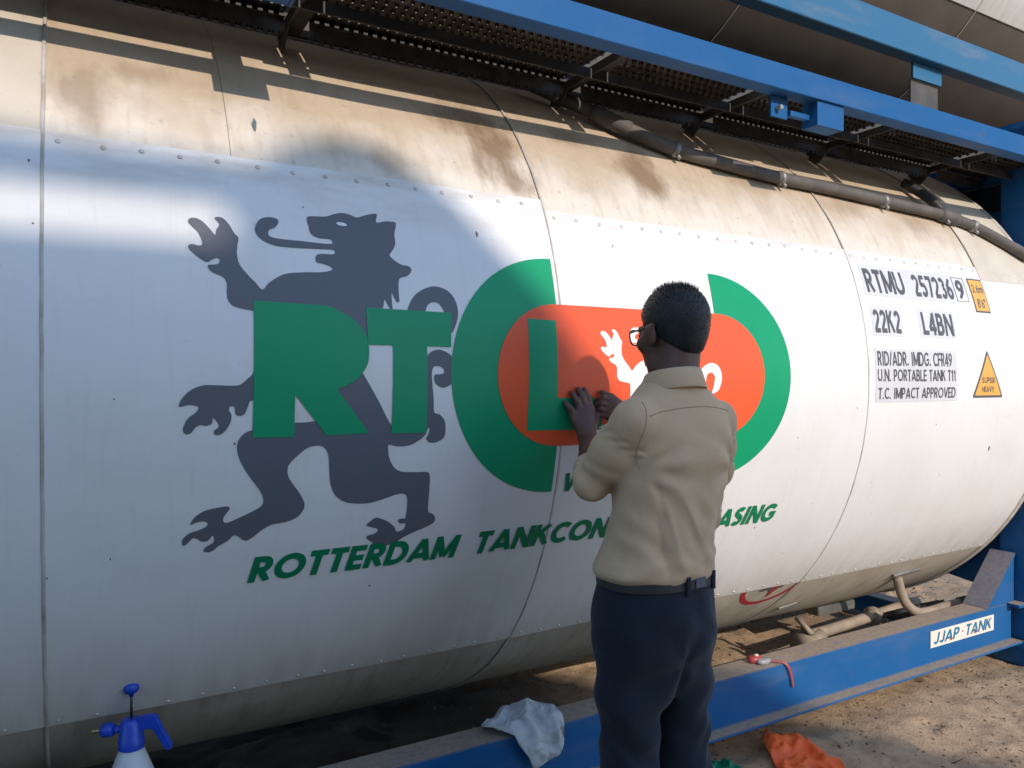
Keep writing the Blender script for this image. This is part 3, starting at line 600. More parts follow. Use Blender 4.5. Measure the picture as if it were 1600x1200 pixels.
# ---------------------------------------------------------------- frame of the container
frame_parts = []
YW = 1.022                       # rail web
for sgn in (-1, 1):
    def Y(a, b): return (sgn * a, sgn * b) if sgn > 0 else (-a, -b)
    def rail_box(mb, x0, x1, ya, yb, z0, z1):
        y0, y1 = sorted((sgn * ya, sgn * yb)); mb.box(x0, x1, y0, y1, z0, z1)
    mb = MB()
    # one rolled section: web, top flange inward, bottom flange outward, as a single outline
    sec = [(sgn * YW, 0.128), (sgn * (YW + 0.053), 0.128), (sgn * (YW + 0.053), 0.117), (sgn * (YW - 0.010), 0.117), (sgn * (YW - 0.010), 0.286), (sgn * (YW - 0.112), 0.286), (sgn * (YW - 0.112), 0.296), (sgn * YW, 0.296)]
    mb.prism(sec, 0, FX0 + 0.10, 3.90)
    o = mb.obj("bottom_rail", m_blue, tank, bevel=0.0025); frame_parts.append(o)
    if sgn < 0: bottom_rail = o
    # posts, castings
    for ex, d in ((FX0, 1), (FX1, -1)):
        xs = sorted((ex, ex + d * 0.162))
        mb = MB(); y0, y1 = sorted((sgn * 1.083, sgn * 0.945)); mb.box(xs[0], xs[1], y0, y1, 0.120, 2.471)
        frame_parts.append(mb.obj("corner_post", m_blue, tank, bevel=0.008))
        for zb in (0.0, 2.473):
            xs2 = sorted((ex, ex + d * 0.178)); y0, y1 = sorted((sgn * 1.086, sgn * 0.924))
            mb = MB()
            # block with an oval hand hole through the outer face
            cxm = (xs2[0] + xs2[1]) / 2; yo = sgn * 1.086; yi = sgn * 0.924
            ov = [(cxm + 0.032 * math.copysign(abs(math.cos(a)) ** 0.6, math.cos(a)), zb + 0.059 + 0.040 * math.sin(a)) for a in [k * 2 * math.pi / 20 for k in range(20)]]
            rect = []
            for k in range(20):
                a = k * 2 * math.pi / 20; cx_, sz = math.cos(a), math.sin(a); q = 1 / max(abs(cx_) / 0.089, abs(sz) / 0.059)
                rect.append((cxm + cx_ * q, zb + 0.059 + sz * q))
            n = 20; vs_ = [(p[0], yo, p[1]) for p in rect] + [(p[0], yo, p[1]) for p in ov] + [(p[0], yo - sgn * 0.10, p[1]) for p in ov] + [(p[0], yi, p[1]) for p in rect]
            fs_ = []
            for k in range(n):
                k2 = (k + 1) % n
                fs_ += [(k, k2, n + k2, n + k), (n + k, n + k2, 2 * n + k2, 2 * n + k), (3 * n + k, 3 * n + k2, k2, k)]
            fs_ += [tuple(2 * n + k for k in range(n)), tuple(3 * n + k for k in range(n))]
            mb.add(vs_, fs_); oo = mb.obj("corner_casting", m_blue, tank); frame_parts.append(oo)
            bm = bmesh.new(); bm.from_mesh(oo.data); bmesh.ops.recalc_face_normals(bm, faces=bm.faces[:]); bm.to_mesh(oo.data); bm.free()
    # gusset from rail to post: sloping plate on a triangular web
    for ex, d in ((FX1 - 0.162, -1), (FX0 + 0.162, 1)):
        xa, xb = ex + d * 0.235, ex + d * 0.012
        mb = MB(); mb.prism([(xa, 0.298), (xb, 0.520), (xb, 0.532), (xa - d * 0 + d * 0.012, 0.298)], 1, *sorted((sgn * (YW + 0.004), sgn * (YW - 0.112))))
        g = mb.obj("gusset", m_blue, tank); frame_parts.append(g)
        mb = MB(); mb.prism([(xa, 0.299), (xb, 0.299), (xb, 0.518)], 1, *sorted((sgn * (YW - 0.002), sgn * (YW - 0.012))))
        frame_parts.append(mb.obj("gusset_web", m_blue, g))
        mb = MB(); mb.box(*sorted((ex - d * 0.002, ex + d * 0.075)), *sorted((sgn * (YW + 0.055), sgn * (YW - 0.005))), 0.288, 0.302)
        frame_parts.append(mb.obj("rail_end_plate", m_blue, tank))
for ex, d in ((FX1, -1), (FX0, 1)):
    def bx(x0, x1): return sorted((ex + d * x0, ex + d * x1))
    mb = MB(); mb.box(*bx(0.02, 0.13), -0.945, 0.945, 0.02, 0.125); frame_parts.append(mb.obj("cross_member", m_blue, tank, bevel=0.006))
    mb = MB(); mb.box(*bx(0.02, 0.12), -0.945, 0.945, 2.34, 2.46); frame_parts.append(mb.obj("cross_member", m_blue, tank, bevel=0.006))
    mb = MB(); mb.box(*bx(0.03, 0.10), -0.945, 0.945, 2.12, 2.20); frame_parts.append(mb.obj("cross_member", m_blue, tank, bevel=0.006))
    mb = MB(); mb.box(*bx(0.045, 0.055), -0.944, 0.944, 1.80, 2.338); mb.obj("end_shade_panel", m_endshade, tank)  # added panel, its dark colour stands for shade in the end frame
    for sgn in (-1, 1):
        # big corner plates that carry the drum
        mb = MB(); mb.prism([(sgn * 0.947, 0.30), (sgn * 0.947, 1.25), (sgn * 0.86, 1.10), (sgn * 0.70, 0.84), (sgn * 0.42, 0.66), (sgn * 0.05, 0.56), (sgn * 0.05, 0.40), (sgn * 0.40, 0.37)], 0, *bx(0.06, 0.075))
        frame_parts.append(mb.obj("corner_plate", m_blue, tank))
        mb = MB(); mb.prism([(sgn * 0.947, 2.118), (sgn * 0.947, 1.50), (sgn * 0.86, 1.62), (sgn * 0.72, 1.92), (sgn * 0.55, 2.118)], 0, *bx(0.06, 0.075))
        frame_parts.append(mb.obj("corner_plate", m_blue, tank))
    mb = MB(); mb.lathe([(0.60, -0.05), (0.60, 0.05), (0.57, 0.05), (0.57, -0.05)], (0, 0, 0), 48)
    vs_ = [(ex + d * 0.11 + z, x, ZC + y) for x, y, z in mb.v]
    frame_parts.append(obj("end_collar", vs_, mb.f[:-2], m_blue, tank, True))
# maker's plate on the near rail
mb = MB(); mb.box(3.245, 3.742, -YW - 0.0035, -YW - 0.0012, 0.1935, 0.2655)
plate = mb.obj("maker_plate", m_cream, tank)
flat = lambda a, s, o: (a, -YW - 0.0040 - o, s)
heavy("JJAP", 3.262, 3.470, 0.205, 0.255, 0.30, 0.10, m_vteal, 0.0, flat, plate)
heavy("TANK", 3.505, 3.730, 0.205, 0.255, 0.30, 0.10, m_vteal, 0.0, flat, plate)
mb = MB(); mb.box(3.484, 3.492, -YW - 0.0045, -YW - 0.0036, 0.226, 0.234); mb.obj("dot", m_vred, plate)
for xa in (3.385, 3.575):
    obj("accent", [(xa, -YW - 0.0050, 0.2052), (xa + 0.020, -YW - 0.0050, 0.2052), (xa + 0.019, -YW - 0.0050, 0.222)], [(0, 1, 2)], m_vred, plate)

# ---------------------------------------------------------------- top rail, walkway
YT = -1.28
mb = MB(); mb.prism([(YT, 2.304), (YT + 0.060, 2.304), (YT + 0.060, 2.312), (YT + 0.008, 2.312), (YT + 0.008, 2.386), (YT, 2.386)], 0, FX0 + 0.1, 4.02)
top_rail = mb.obj("top_rail", m_blue, tank, bevel=0.0015)
for ex in (FX0 + 0.05, 4.035):
    mb = MB(); mb.box(ex - 0.03, ex + 0.03, YT + 0.002, -0.95, 2.306, 2.397); mb.obj("rail_end_arm", m_blue, tank, bevel=0.004)
def bracket(x, with_tab):
    mb = MB()
    mb.box(x, x + 0.136, YT + 0.0095, YT + 0.0165, 2.222, 2.345)                 # face plate
    mb.box(x + 0.002, x + 0.010, YT + 0.018, YT + 0.075, 2.222, 2.302); mb.box(x + 0.126, x + 0.134, YT + 0.018, YT + 0.075, 2.222, 2.302)
    mb.box(x + 0.012, x + 0.124, YT + 0.018, YT + 0.074, 2.222, 2.228)
    o = mb.obj("rail_bracket", m_blue, tank)
    if with_tab:
        mb = MB(); mb.box(x - 0.176, x - 0.098, YT + 0.052, YT + 0.060, 2.235, 2.303); mb.box(x - 0.096, x - 0.002, YT + 0.040, YT + 0.060, 2.245, 2.262); mb.obj("bracket_tab", m_blue, o)
        mb = MB(); mb.tube([(x - 0.150, YT + 0.052, 2.262), (x - 0.150, YT + 0.030, 2.262)], 0.008, 8); mb.obj("bolt", m_zinc, o)
    else:
        mb = MB(); mb.box(x + 0.012, x + 0.088, YT + 0.018, YT + 0.026, 2.316, 2.46); mb.obj("bracket_tab", m_blue, o)
bracket(2.190, True); bracket(0.315, False)
ZP, YO, YI = 2.379, -1.125, -0.840
ARMS = [-1.35, -0.40, 0.555, 1.485, 2.10, 2.82, 3.55]
def plank(x0, x1):
    """grip plank: perforated pan with pressed lips and toothed side flanges"""
    px_, rows = 0.028, 8
    n = max(1, int((x1 - x0) / px_)); px_ = (x1 - x0) / n; py_ = (YI - YO) / rows
    mb = MB()
    for i in range(n):
        for j in range(rows):
            cx = x0 + (i + 0.5) * px_ ; cy = YO + (j + 0.5) * py_
            sh = px_ * 0.25 if j % 2 else -px_ * 0.25
            o = [(-.5, -.5), (.5, -.5), (.5, .5), (-.5, .5)]; O = [(cx + a * px_, cy + b * py_, ZP) for a, b in o]
            hx, hy = 0.15, 0.17; H = [(cx + a * 2 * hx * px_ + sh * .25, cy + b * 2 * hy * py_) for a, b in o]
            H0 = [(x, y, ZP) for x, y in H]; H1 = [(x, y, ZP - 0.010) for x, y in H]
            mb.add(O + H0 + H1, [(0, 1, 5, 4), (1, 2, 6, 5), (2, 3, 7, 6), (3, 0, 4, 7), (4, 5, 9, 8), (5, 6, 10, 9), (6, 7, 11, 10), (7, 4, 8, 11)])
    # inner flange with a row of slots and a toothed lower edge
    for i in range(n):
        a = x0 + i * px_; b = a + px_
        mb.add([(a, YI, ZP), (b, YI, ZP), (b, YI, ZP - .004), (a, YI, ZP - .004)], [(0, 1, 2, 3)])
        mb.add([(a, YI, ZP - .004), (a + px_ * .55, YI, ZP - .004), (a + px_ * .55, YI, ZP - .018), (a, YI, ZP - .018)], [(0, 1, 2, 3)])
        mb.add([(a, YI, ZP - .018), (b, YI, ZP - .018), (b, YI, ZP - .054), (a, YI, ZP - .054)], [(0, 1, 2, 3)])
        mb.add([(a, YI, ZP - .054), (a + px_ * .5, YI, ZP - .054), (a + px_ * .45, YI, ZP - .070), (a + px_ * .05, YI, ZP - .070)], [(0, 1, 2, 3)])
        mb.add([(a + px_ * .6, YI, ZP - .054), (a + px_ * .9, YI, ZP - .054), (a + px_ * .75, YI, ZP - .066)], [(0, 1, 2)])
        mb.add([(a, YI, ZP - .018), (b, YI, ZP - .018), (b, YI - .022, ZP - .021), (a, YI - .022, ZP - .021)], [(0, 1, 2, 3)])
    mb.add([(x0, YO, ZP), (x1, YO, ZP), (x1, YO, ZP - .012), (x0, YO, ZP - .012)], [(0, 1, 2, 3)])
    o = mb.obj("walkway_plank", m_grate, tank); return o
for a, b in zip(ARMS[:-1], ARMS[1:]): plank(a + 0.035, b - 0.035)
plank(ARMS[-1] + 0.035, 3.98)
for x in ARMS:
    mb = MB()
    mb.prism([(x - 0.030, ZP - 0.012), (x + 0.030, ZP - 0.012), (x + 0.030, ZP - 0.018), (x - 0.024, ZP - 0.018), (x - 0.024, ZP - 0.040), (x - 0.030, ZP - 0.040)], 1, YT + 0.062, -0.74)
    a = mb.obj("walkway_arm", m_arm, tank)
    mb = MB(); mb.prism([(-0.85, ZP - 0.042), (-0.75, ZP - 0.042), (-0.75, ZP - 0.09), (-0.80, ZP - 0.085)], 0, x - 0.029, x - 0.023); mb.obj("arm_foot", m_arm, a)
    for q in (-0.012, 0.014):
        mb = MB(); mb.tube([(x + q, YO + 0.004, ZP + 0.012), (x + q, YO + 0.004, ZP - 0.05)], 0.0035, 6); mb.obj("bolt", m_zinc, a)
mb = MB()
for (a, b) in ((-1.9, 0.40), (0.46, 1.455), (1.52, 2.03), (2.10, 2.34), (2.39, 2.78), (2.86, 3.50)):
    mb = MB(); mb.tube([(a, YO - 0.006, ZP - 0.012), (b, YO - 0.006, ZP - 0.012)], 0.0125, 12); mb.obj("edge_tube", m_galv, tank, True)
mb = MB(); mb.box(-1.9, 3.95, -0.885, -0.875, ZP + 0.004, ZP + 0.19); mb.obj("sun_block_board", m_arm, tank)  # added unseen board, keeps the sun off the drum above the walkway
mb = MB(); mb.box(-1.9, 3.95, -0.995, -0.988, ZP - 0.052, ZP - 0.020); mb.obj("walkway_stringer", m_arm, tank)
# far walkway edge and central spine beams keep the sky from showing through over the drum
mb = MB(); mb.box(-1.9, 3.9, 0.86, 1.28, 2.35, 2.36); mb.obj("walkway_plank", m_grate, tank)
mb = MB(); mb.box(FX0 + 0.1, 4.02, 1.22, 1.28, 2.304, 2.399); mb.obj("top_rail", m_blue, tank, bevel=0.006)
mb = MB()
mb.box(-1.9, 3.9, -0.62, -0.60, 2.42, 2.50); mb.obj("spill_box_side", m_arm, tank)

# ---------------------------------------------------------------- hose strapped along the shoulder
HR = 0.0235
def hp(x, s, off=HR + 0.004): return on(x, s, off)
pts = [(1.33, -0.72, 2.40), (1.45, -0.775, 2.345), hp(1.58, 1.0, 0.036), hp(1.68, 0.925, 0.036), hp(1.85, 0.862), hp(2.05, 0.835), hp(2.31, 0.812), hp(2.67, 0.805), hp(3.05, 0.785), hp(3.34, 0.768), hp(3.55, 0.725), hp(3.72, 0.655), hp(3.86, 0.585), (4.02, -1.06, 1.86), (4.16, -1.08, 1.80)]
path = bezier_path(pts, 8)
mb = MB(); mb.tube(path, HR, 16); hose = mb.obj("hose", m_hose, tank, True)
def sub_path(x0, x1): return [p for p in path if x0 <= p[0] <= x1]
mb = MB(); q = sub_path(1.56, 1.69)
rr = [HR * (1.14 if k % 2 else 1.28) for k in range(len(q))]; mb.tube(q, rr, 16); mb.obj("hose_sleeve", m_hose, hose, True)
for xc in (1.86, 2.37, 2.98, 3.38, 3.56):
    q = sorted(path, key=lambda p: abs(p[0] - xc))[0]; k = path.index(q); d = (Vector(path[k + 1]) - Vector(path[k - 1])).normalized()
    c = Vector(q); mb = MB(); mb.tube([c - d * 0.009, c + d * 0.009], HR + 0.004, 18)
    side = Vector((0, -0.55, -0.83)); mb.tube([c + side * HR, c + side * (HR + 0.022)], 0.007, 8); mb.obj("hose_clamp", m_zinc, hose, True)
mb = MB(); mb.tube(bezier_path([hp(3.30, 0.985, 0.03), hp(3.32, 0.92, 0.035), hp(3.345, 0.84, 0.04), hp(3.37, 0.772, 0.03)], 6), 0.021, 14); mb.obj("hose_branch", m_blackrub, hose, True)
q = sub_path(3.33, 3.47); mb = MB(); mb.tube(q, [HR * 1.25] * len(q), 16); mb.obj("hose_tee", m_hose, hose, True)

# ---------------------------------------------------------------- pipework under the drum
mb = MB(); mb.tube(bezier_path([(3.350, -0.80, 0.44), (3.375, -0.80, 0.375), (3.405, -0.81, 0.31), (3.46, -0.825, 0.268), (3.54, -0.83, 0.258), (3.70, -0.83, 0.262), (3.80, -0.83, 0.262)], 7), 0.022, 14)
mb.obj("drain_pipe", m_pipe, tank, True)
mb = MB(); mb.tube([(3.80, -0.83, 0.262), (3.93, -0.83, 0.262)], 0.026, 14); mb.obj("drain_pipe_sleeve", m_blackrub, tank, True)
mb = MB(); mb.tube(bezier_path([(2.98, -0.62, 0.18), (3.15, -0.62, 0.185), (3.45, -0.60, 0.19), (3.85, -0.58, 0.20)], 6), 0.026, 14); mb.tube([(3.44, -0.6, 0.19), (3.47, -0.6, 0.19)], 0.045, 14)
mb.obj("steam_pipe", m_pipe, tank, True)
mb = MB(); mb.tube([(3.02, -0.70, 0.15), (3.75, -0.66, 0.16)], 0.014, 10); mb.obj("steam_pipe", m_pipe, tank, True)
mb = MB(); mb.tube([(2.90, -0.66, 0.155), (3.02, -0.64, 0.175)], 0.034, 12); mb.tube([(2.93, -0.70, 0.15), (3.00, -0.56, 0.20)], 0.016, 8); mb.tube([(2.96, -0.64, 0.19), (2.95, -0.56, 0.25)], 0.013, 8)
mb.box(2.88, 2.91, -0.72, -0.58, 0.11, 0.20); mb.obj("valve", m_pipe, tank, True)
mb = MB(); mb.box(3.18, 3.46, -0.50, -0.42, 0.20, 0.245); mb.obj("pipe_tray", m_galv, tank, bevel=0.004)
for x in (3.52, 3.60, 3.76):
    mb = MB(); mb.tube([(x, -0.64, 0.19), (x + 0.03, -0.74, 0.235)], 0.022, 10); mb.tube([(x + 0.03, -0.74, 0.235), (x + 0.05, -0.75, 0.21)], 0.03, 10); mb.obj("valve_handle", m_blackrub, tank, True)

# ---------------------------------------------------------------- second container stacked on top
upper = empty("tank_container", (2.25, 0.0, 2.591), "dusty tank container stacked on top, only its blue bottom rail and belly in view", "tank")
for o in shell_parts + frame_parts:
    if o.parent is not None and o.parent != tank:
        continue
    c = o.copy(); COL.objects.link(c); c.parent = upper
    for s_ in c.material_slots:
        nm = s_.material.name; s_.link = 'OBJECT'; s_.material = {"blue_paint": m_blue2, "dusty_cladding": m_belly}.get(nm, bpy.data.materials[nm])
    for ch in o.children:
        if ch in frame_parts:
            k = ch.copy(); COL.objects.link(k); k.parent = c
mb = MB(); mb.box(3.095, 3.30, -1.034, -1.024, 2.64, 2.706); lug = mb.obj("rail_lug", m_blue2, upper)
mb = MB(); mb.box(3.10, 3.295, -1.020, -1.012, 2.52, 2.638); mb.obj("lug_plate", m_arm, lug)

# ================================================================ GROUND
def vnoise(X, Y, scale, seed):
    r = np.random.default_rng(seed); G_ = r.random((257, 257))
    u = X * scale; v = Y * scale; i = np.floor(u).astype(int); j = np.floor(v).astype(int); fu = u - i; fv = v - j
    fu = fu * fu * (3 - 2 * fu); fv = fv * fv * (3 - 2 * fv); i %= 256; j %= 256
    return (G_[i, j] * (1 - fu) + G_[i + 1, j] * fu) * (1 - fv) + (G_[i, j + 1] * (1 - fu) + G_[i + 1, j + 1] * fu) * fv - 0.5
def axis(lo, hi, step, far):
    core = list(np.arange(lo, hi + 1e-6, step)); a = []; d = step; x = hi
    while x < far: d *= 1.35; x += d; a.append(x)
    b = []; d = step; x = lo
    while x > -far: d *= 1.35; x -= d; b.append(x)
    return np.array(b[::-1] + core + a)
gx = axis(-1.0, 5.6, 0.022, 400.0); gy = axis(-2.4, 1.6, 0.022, 400.0)
GX, GY = np.meshgrid(gx, gy, indexing="ij")
def ground_h(X, Y):
    h = 0.030 * vnoise(X, Y, 1.7, 1) + 0.020 * vnoise(X, Y, 4.3, 2) + 0.014 * vnoise(X, Y, 9.0, 3) + 0.009 * vnoise(X, Y, 21.0, 4)
    fade = np.clip(1.0 - (np.hypot(X - 2, Y + 0.5) - 7) / 10, 0, 1)
    return h * fade
GH = ground_h(GX, GY)
# old foot and wheel marks in the sand
for k in range(70):
    cx, cy = rng.uniform(-0.5, 5.5), rng.uniform(-2.4, 0.3); an = rng.uniform(0, math.pi); L_, W_ = rng.uniform(0.05, 0.11), rng.uniform(0.025, 0.045)
    u = (GX - cx) * math.cos(an) + (GY - cy) * math.sin(an); v = -(GX - cx) * math.sin(an) + (GY - cy) * math.cos(an)
    e = (u / L_) ** 2 + (v / W_) ** 2; GH += -0.012 * np.exp(-e ** 2) + 0.006 * np.exp(-((np.sqrt(e) - 1.25) / 0.3) ** 2)
nx_, ny_ = GX.shape
gv = np.stack([GX, GY, GH], -1).reshape(-1, 3)
ii, jj = np.meshgrid(np.arange(nx_ - 1), np.arange(ny_ - 1), indexing="ij"); a_ = (ii * ny_ + jj).ravel()
gf = np.stack([a_, a_ + ny_, a_ + ny_ + 1, a_ + 1], -1)
me = bpy.data.meshes.new("ground"); me.vertices.add(len(gv)); me.vertices.foreach_set("co", gv.ravel())
me.loops.add(len(gf) * 4); me.loops.foreach_set("vertex_index", gf.ravel().astype(np.int32))
me.polygons.add(len(gf)); me.polygons.foreach_set("loop_start", np.arange(0, len(gf) * 4, 4, dtype=np.int32)); me.update(calc_edges=True); me.validate()
m, t, p = nodes_of("sand"); tc = N(t, "ShaderNodeTexCoord").outputs["Object"]
c = mix(t, noise_fac(t, tc, 2.0, 0.35, 0.7), (0.49, 0.345, 0.22), (0.40, 0.275, 0.17))
c = mix(t, noise_fac(t, tc, 13.0, 0.42, 0.72), c, (0.235, 0.165, 0.105))
c = mix(t, math_n(t, 'MULTIPLY', noise_fac(t, tc, 55.0, 0.60, 0.72, detail=4), 0.8), c, (0.10, 0.072, 0.05))
c = mix(t, math_n(t, 'MULTIPLY', noise_fac(t, tc, 300.0, 0.4, 0.7), 0.45), c, (0.44, 0.33, 0.22))
# wet ground, darkened and spread over the whole left side to cut bounce light
sp = N(t, "ShaderNodeSeparateXYZ"); t.links.new(tc, sp.inputs[0])
wx = N(t, "ShaderNodeMapRange", clamp=True); wx.inputs[1].default_value = 2.05; wx.inputs[2].default_value = 1.45; t.links.new(sp.outputs[0], wx.inputs[0])
wet = math_n(t, 'MULTIPLY', wx.outputs[0], noise_fac(t, tc, 2.5, 0.15, 0.42))
c = mix(t, math_n(t, 'MULTIPLY', wet, 0.92), c, (0.055, 0.042, 0.034))
t.links.new(c, p.inputs["Base Color"]); p.inputs["Roughness"].default_value = 0.95; p.inputs["Specular IOR Level"].default_value = 0.2
bump(t, p, tc, 90.0, 0.55, 0.012, detail=8)
ground = link_mesh("ground", me, m, None, True); ground["kind"] = "structure"; m_sand = m
# grit, chips and twigs lying on the sand
mb = MB()
for k in range(3200):
    x, y = rng.uniform(1.2, 5.2), rng.uniform(-2.0, 0.6)
    z = float(ground_h(np.array([x]), np.array([y]))[0]); r = rng.uniform(0.003, 0.0095) * (1.6 if rng.random() < 0.06 else 1)
    o = [(1, 0, 0), (-.5, .87, 0), (-.5, -.87, 0), (0, 0, .9), (0, 0, -.6)]; an = rng.uniform(0, 6.28); s1, s2 = rng.uniform(.6, 1.7), rng.uniform(.5, 1.0)
    vs_ = [(x + (a * math.cos(an) * s1 - b * math.sin(an)) * r, y + (a * math.sin(an) * s1 + b * math.cos(an)) * r, z + c_ * r * s2) for a, b, c_ in o]
    mb.add(vs_, [(0, 1, 3), (1, 2, 3), (2, 0, 3), (1, 0, 4), (2, 1, 4), (0, 2, 4)])
g = mb.obj("grit", simple("grit_stone", (0.20, 0.15, 0.10), 0.9, 0, (0.09, 0.065, 0.045), 60, 0.4, 0.6)); tag(g, "small stones and chips scattered on the sand", "grit", kind="stuff")
mb = MB()
for k in range(90):
    x, y = rng.uniform(1.6, 5.0), rng.uniform(-1.9, 0.2); z = float(ground_h(np.array([x]), np.array([y]))[0]) + 0.004; an = rng.uniform(0, 6.28); L_ = rng.uniform(0.02, 0.07)
    mb.tube([(x, y, z), (x + L_ * .5 * math.cos(an), y + L_ * .5 * math.sin(an), z + 0.006), (x + L_ * math.cos(an + .3), y + L_ * math.sin(an + .3), z + 0.002)], 0.0018, 5)
g = mb.obj("twigs", simple("dry_twig", (0.09, 0.06, 0.04), 0.9)); tag(g, "short dry twigs and straw littered on the sand", "twigs", kind="stuff")

# ================================================================ SHADOW BLOCKER (unseen, added behind the camera; outline shaped for the big shadow)
blocker_shed = empty("blocker_shed", (-6.0, -15.0, 0.0), "large gabled blocker added behind the viewer to throw the big shadow", "shadow blocker")
m_wall = simple("blocker_wall_sheet", (0.48, 0.43, 0.35), 0.7, 0.0, (0.40, 0.35, 0.28), 1.5, 0.4, 0.7); m_roof = simple("blocker_roof_sheet", (0.26, 0.25, 0.25), 0.6, 0.2, (0.2, 0.15, 0.12), 1.5, 0.4, 0.7)
gable = [(-3.6, 0.0), (5.6, 0.0), (5.6, 3.9), (2.88, 6.72), (2.62, 7.0), (2.01, 7.40), (1.33, 8.245), (1.17, 8.485), (0.99, 8.70), (0.90, 8.82), (0.74, 8.97), (0.60, 9.0), (0.46, 8.93), (0.33, 8.80), (0.30, 8.52), (-3.6, 8.52)]
mb = MB(); mb.prism(gable, 1, -15.12, -15.02); mb.obj("blocker_gable", m_wall, blocker_shed)
mb = MB(); mb.prism([(0.62, 8.90), (5.9, 3.50), (5.9, 3.40), (0.62, 8.80)], 1, -31.0, -15.14); mb.obj("blocker_slope", m_roof, blocker_shed)
mb = MB(); mb.box(-22.0, 0.6, -31.0, -15.14, 8.28, 8.38); mb.obj("blocker_flat_top", m_roof, blocker_shed)
mb = MB(); mb.box(-22.0, -3.62, -15.12, -15.02, 0.0, 8.52); mb.obj("blocker_front", m_wall, blocker_shed)
for z0, z1 in ((8.75, 8.90), (8.58, 8.66)):  # unseen bars set to stripe the light on the drum's left
    mb = MB(); mb.box(-22.0, 0.42, -15.16, -15.125, z0, z1); mb.obj("blocker_rail", m_roof, blocker_shed)
for x in np.arange(-21.0, 0.0, 2.0):
    mb = MB(); mb.box(x - 0.03, x + 0.03, -15.20, -15.165, 8.39, 8.90); mb.obj("blocker_post", m_roof, blocker_shed)
mb = MB(); mb.box(-9.0, -5.0, -15.018, -14.97, 0.02, 4.0); mb.obj("blocker_door", m_roof, blocker_shed)

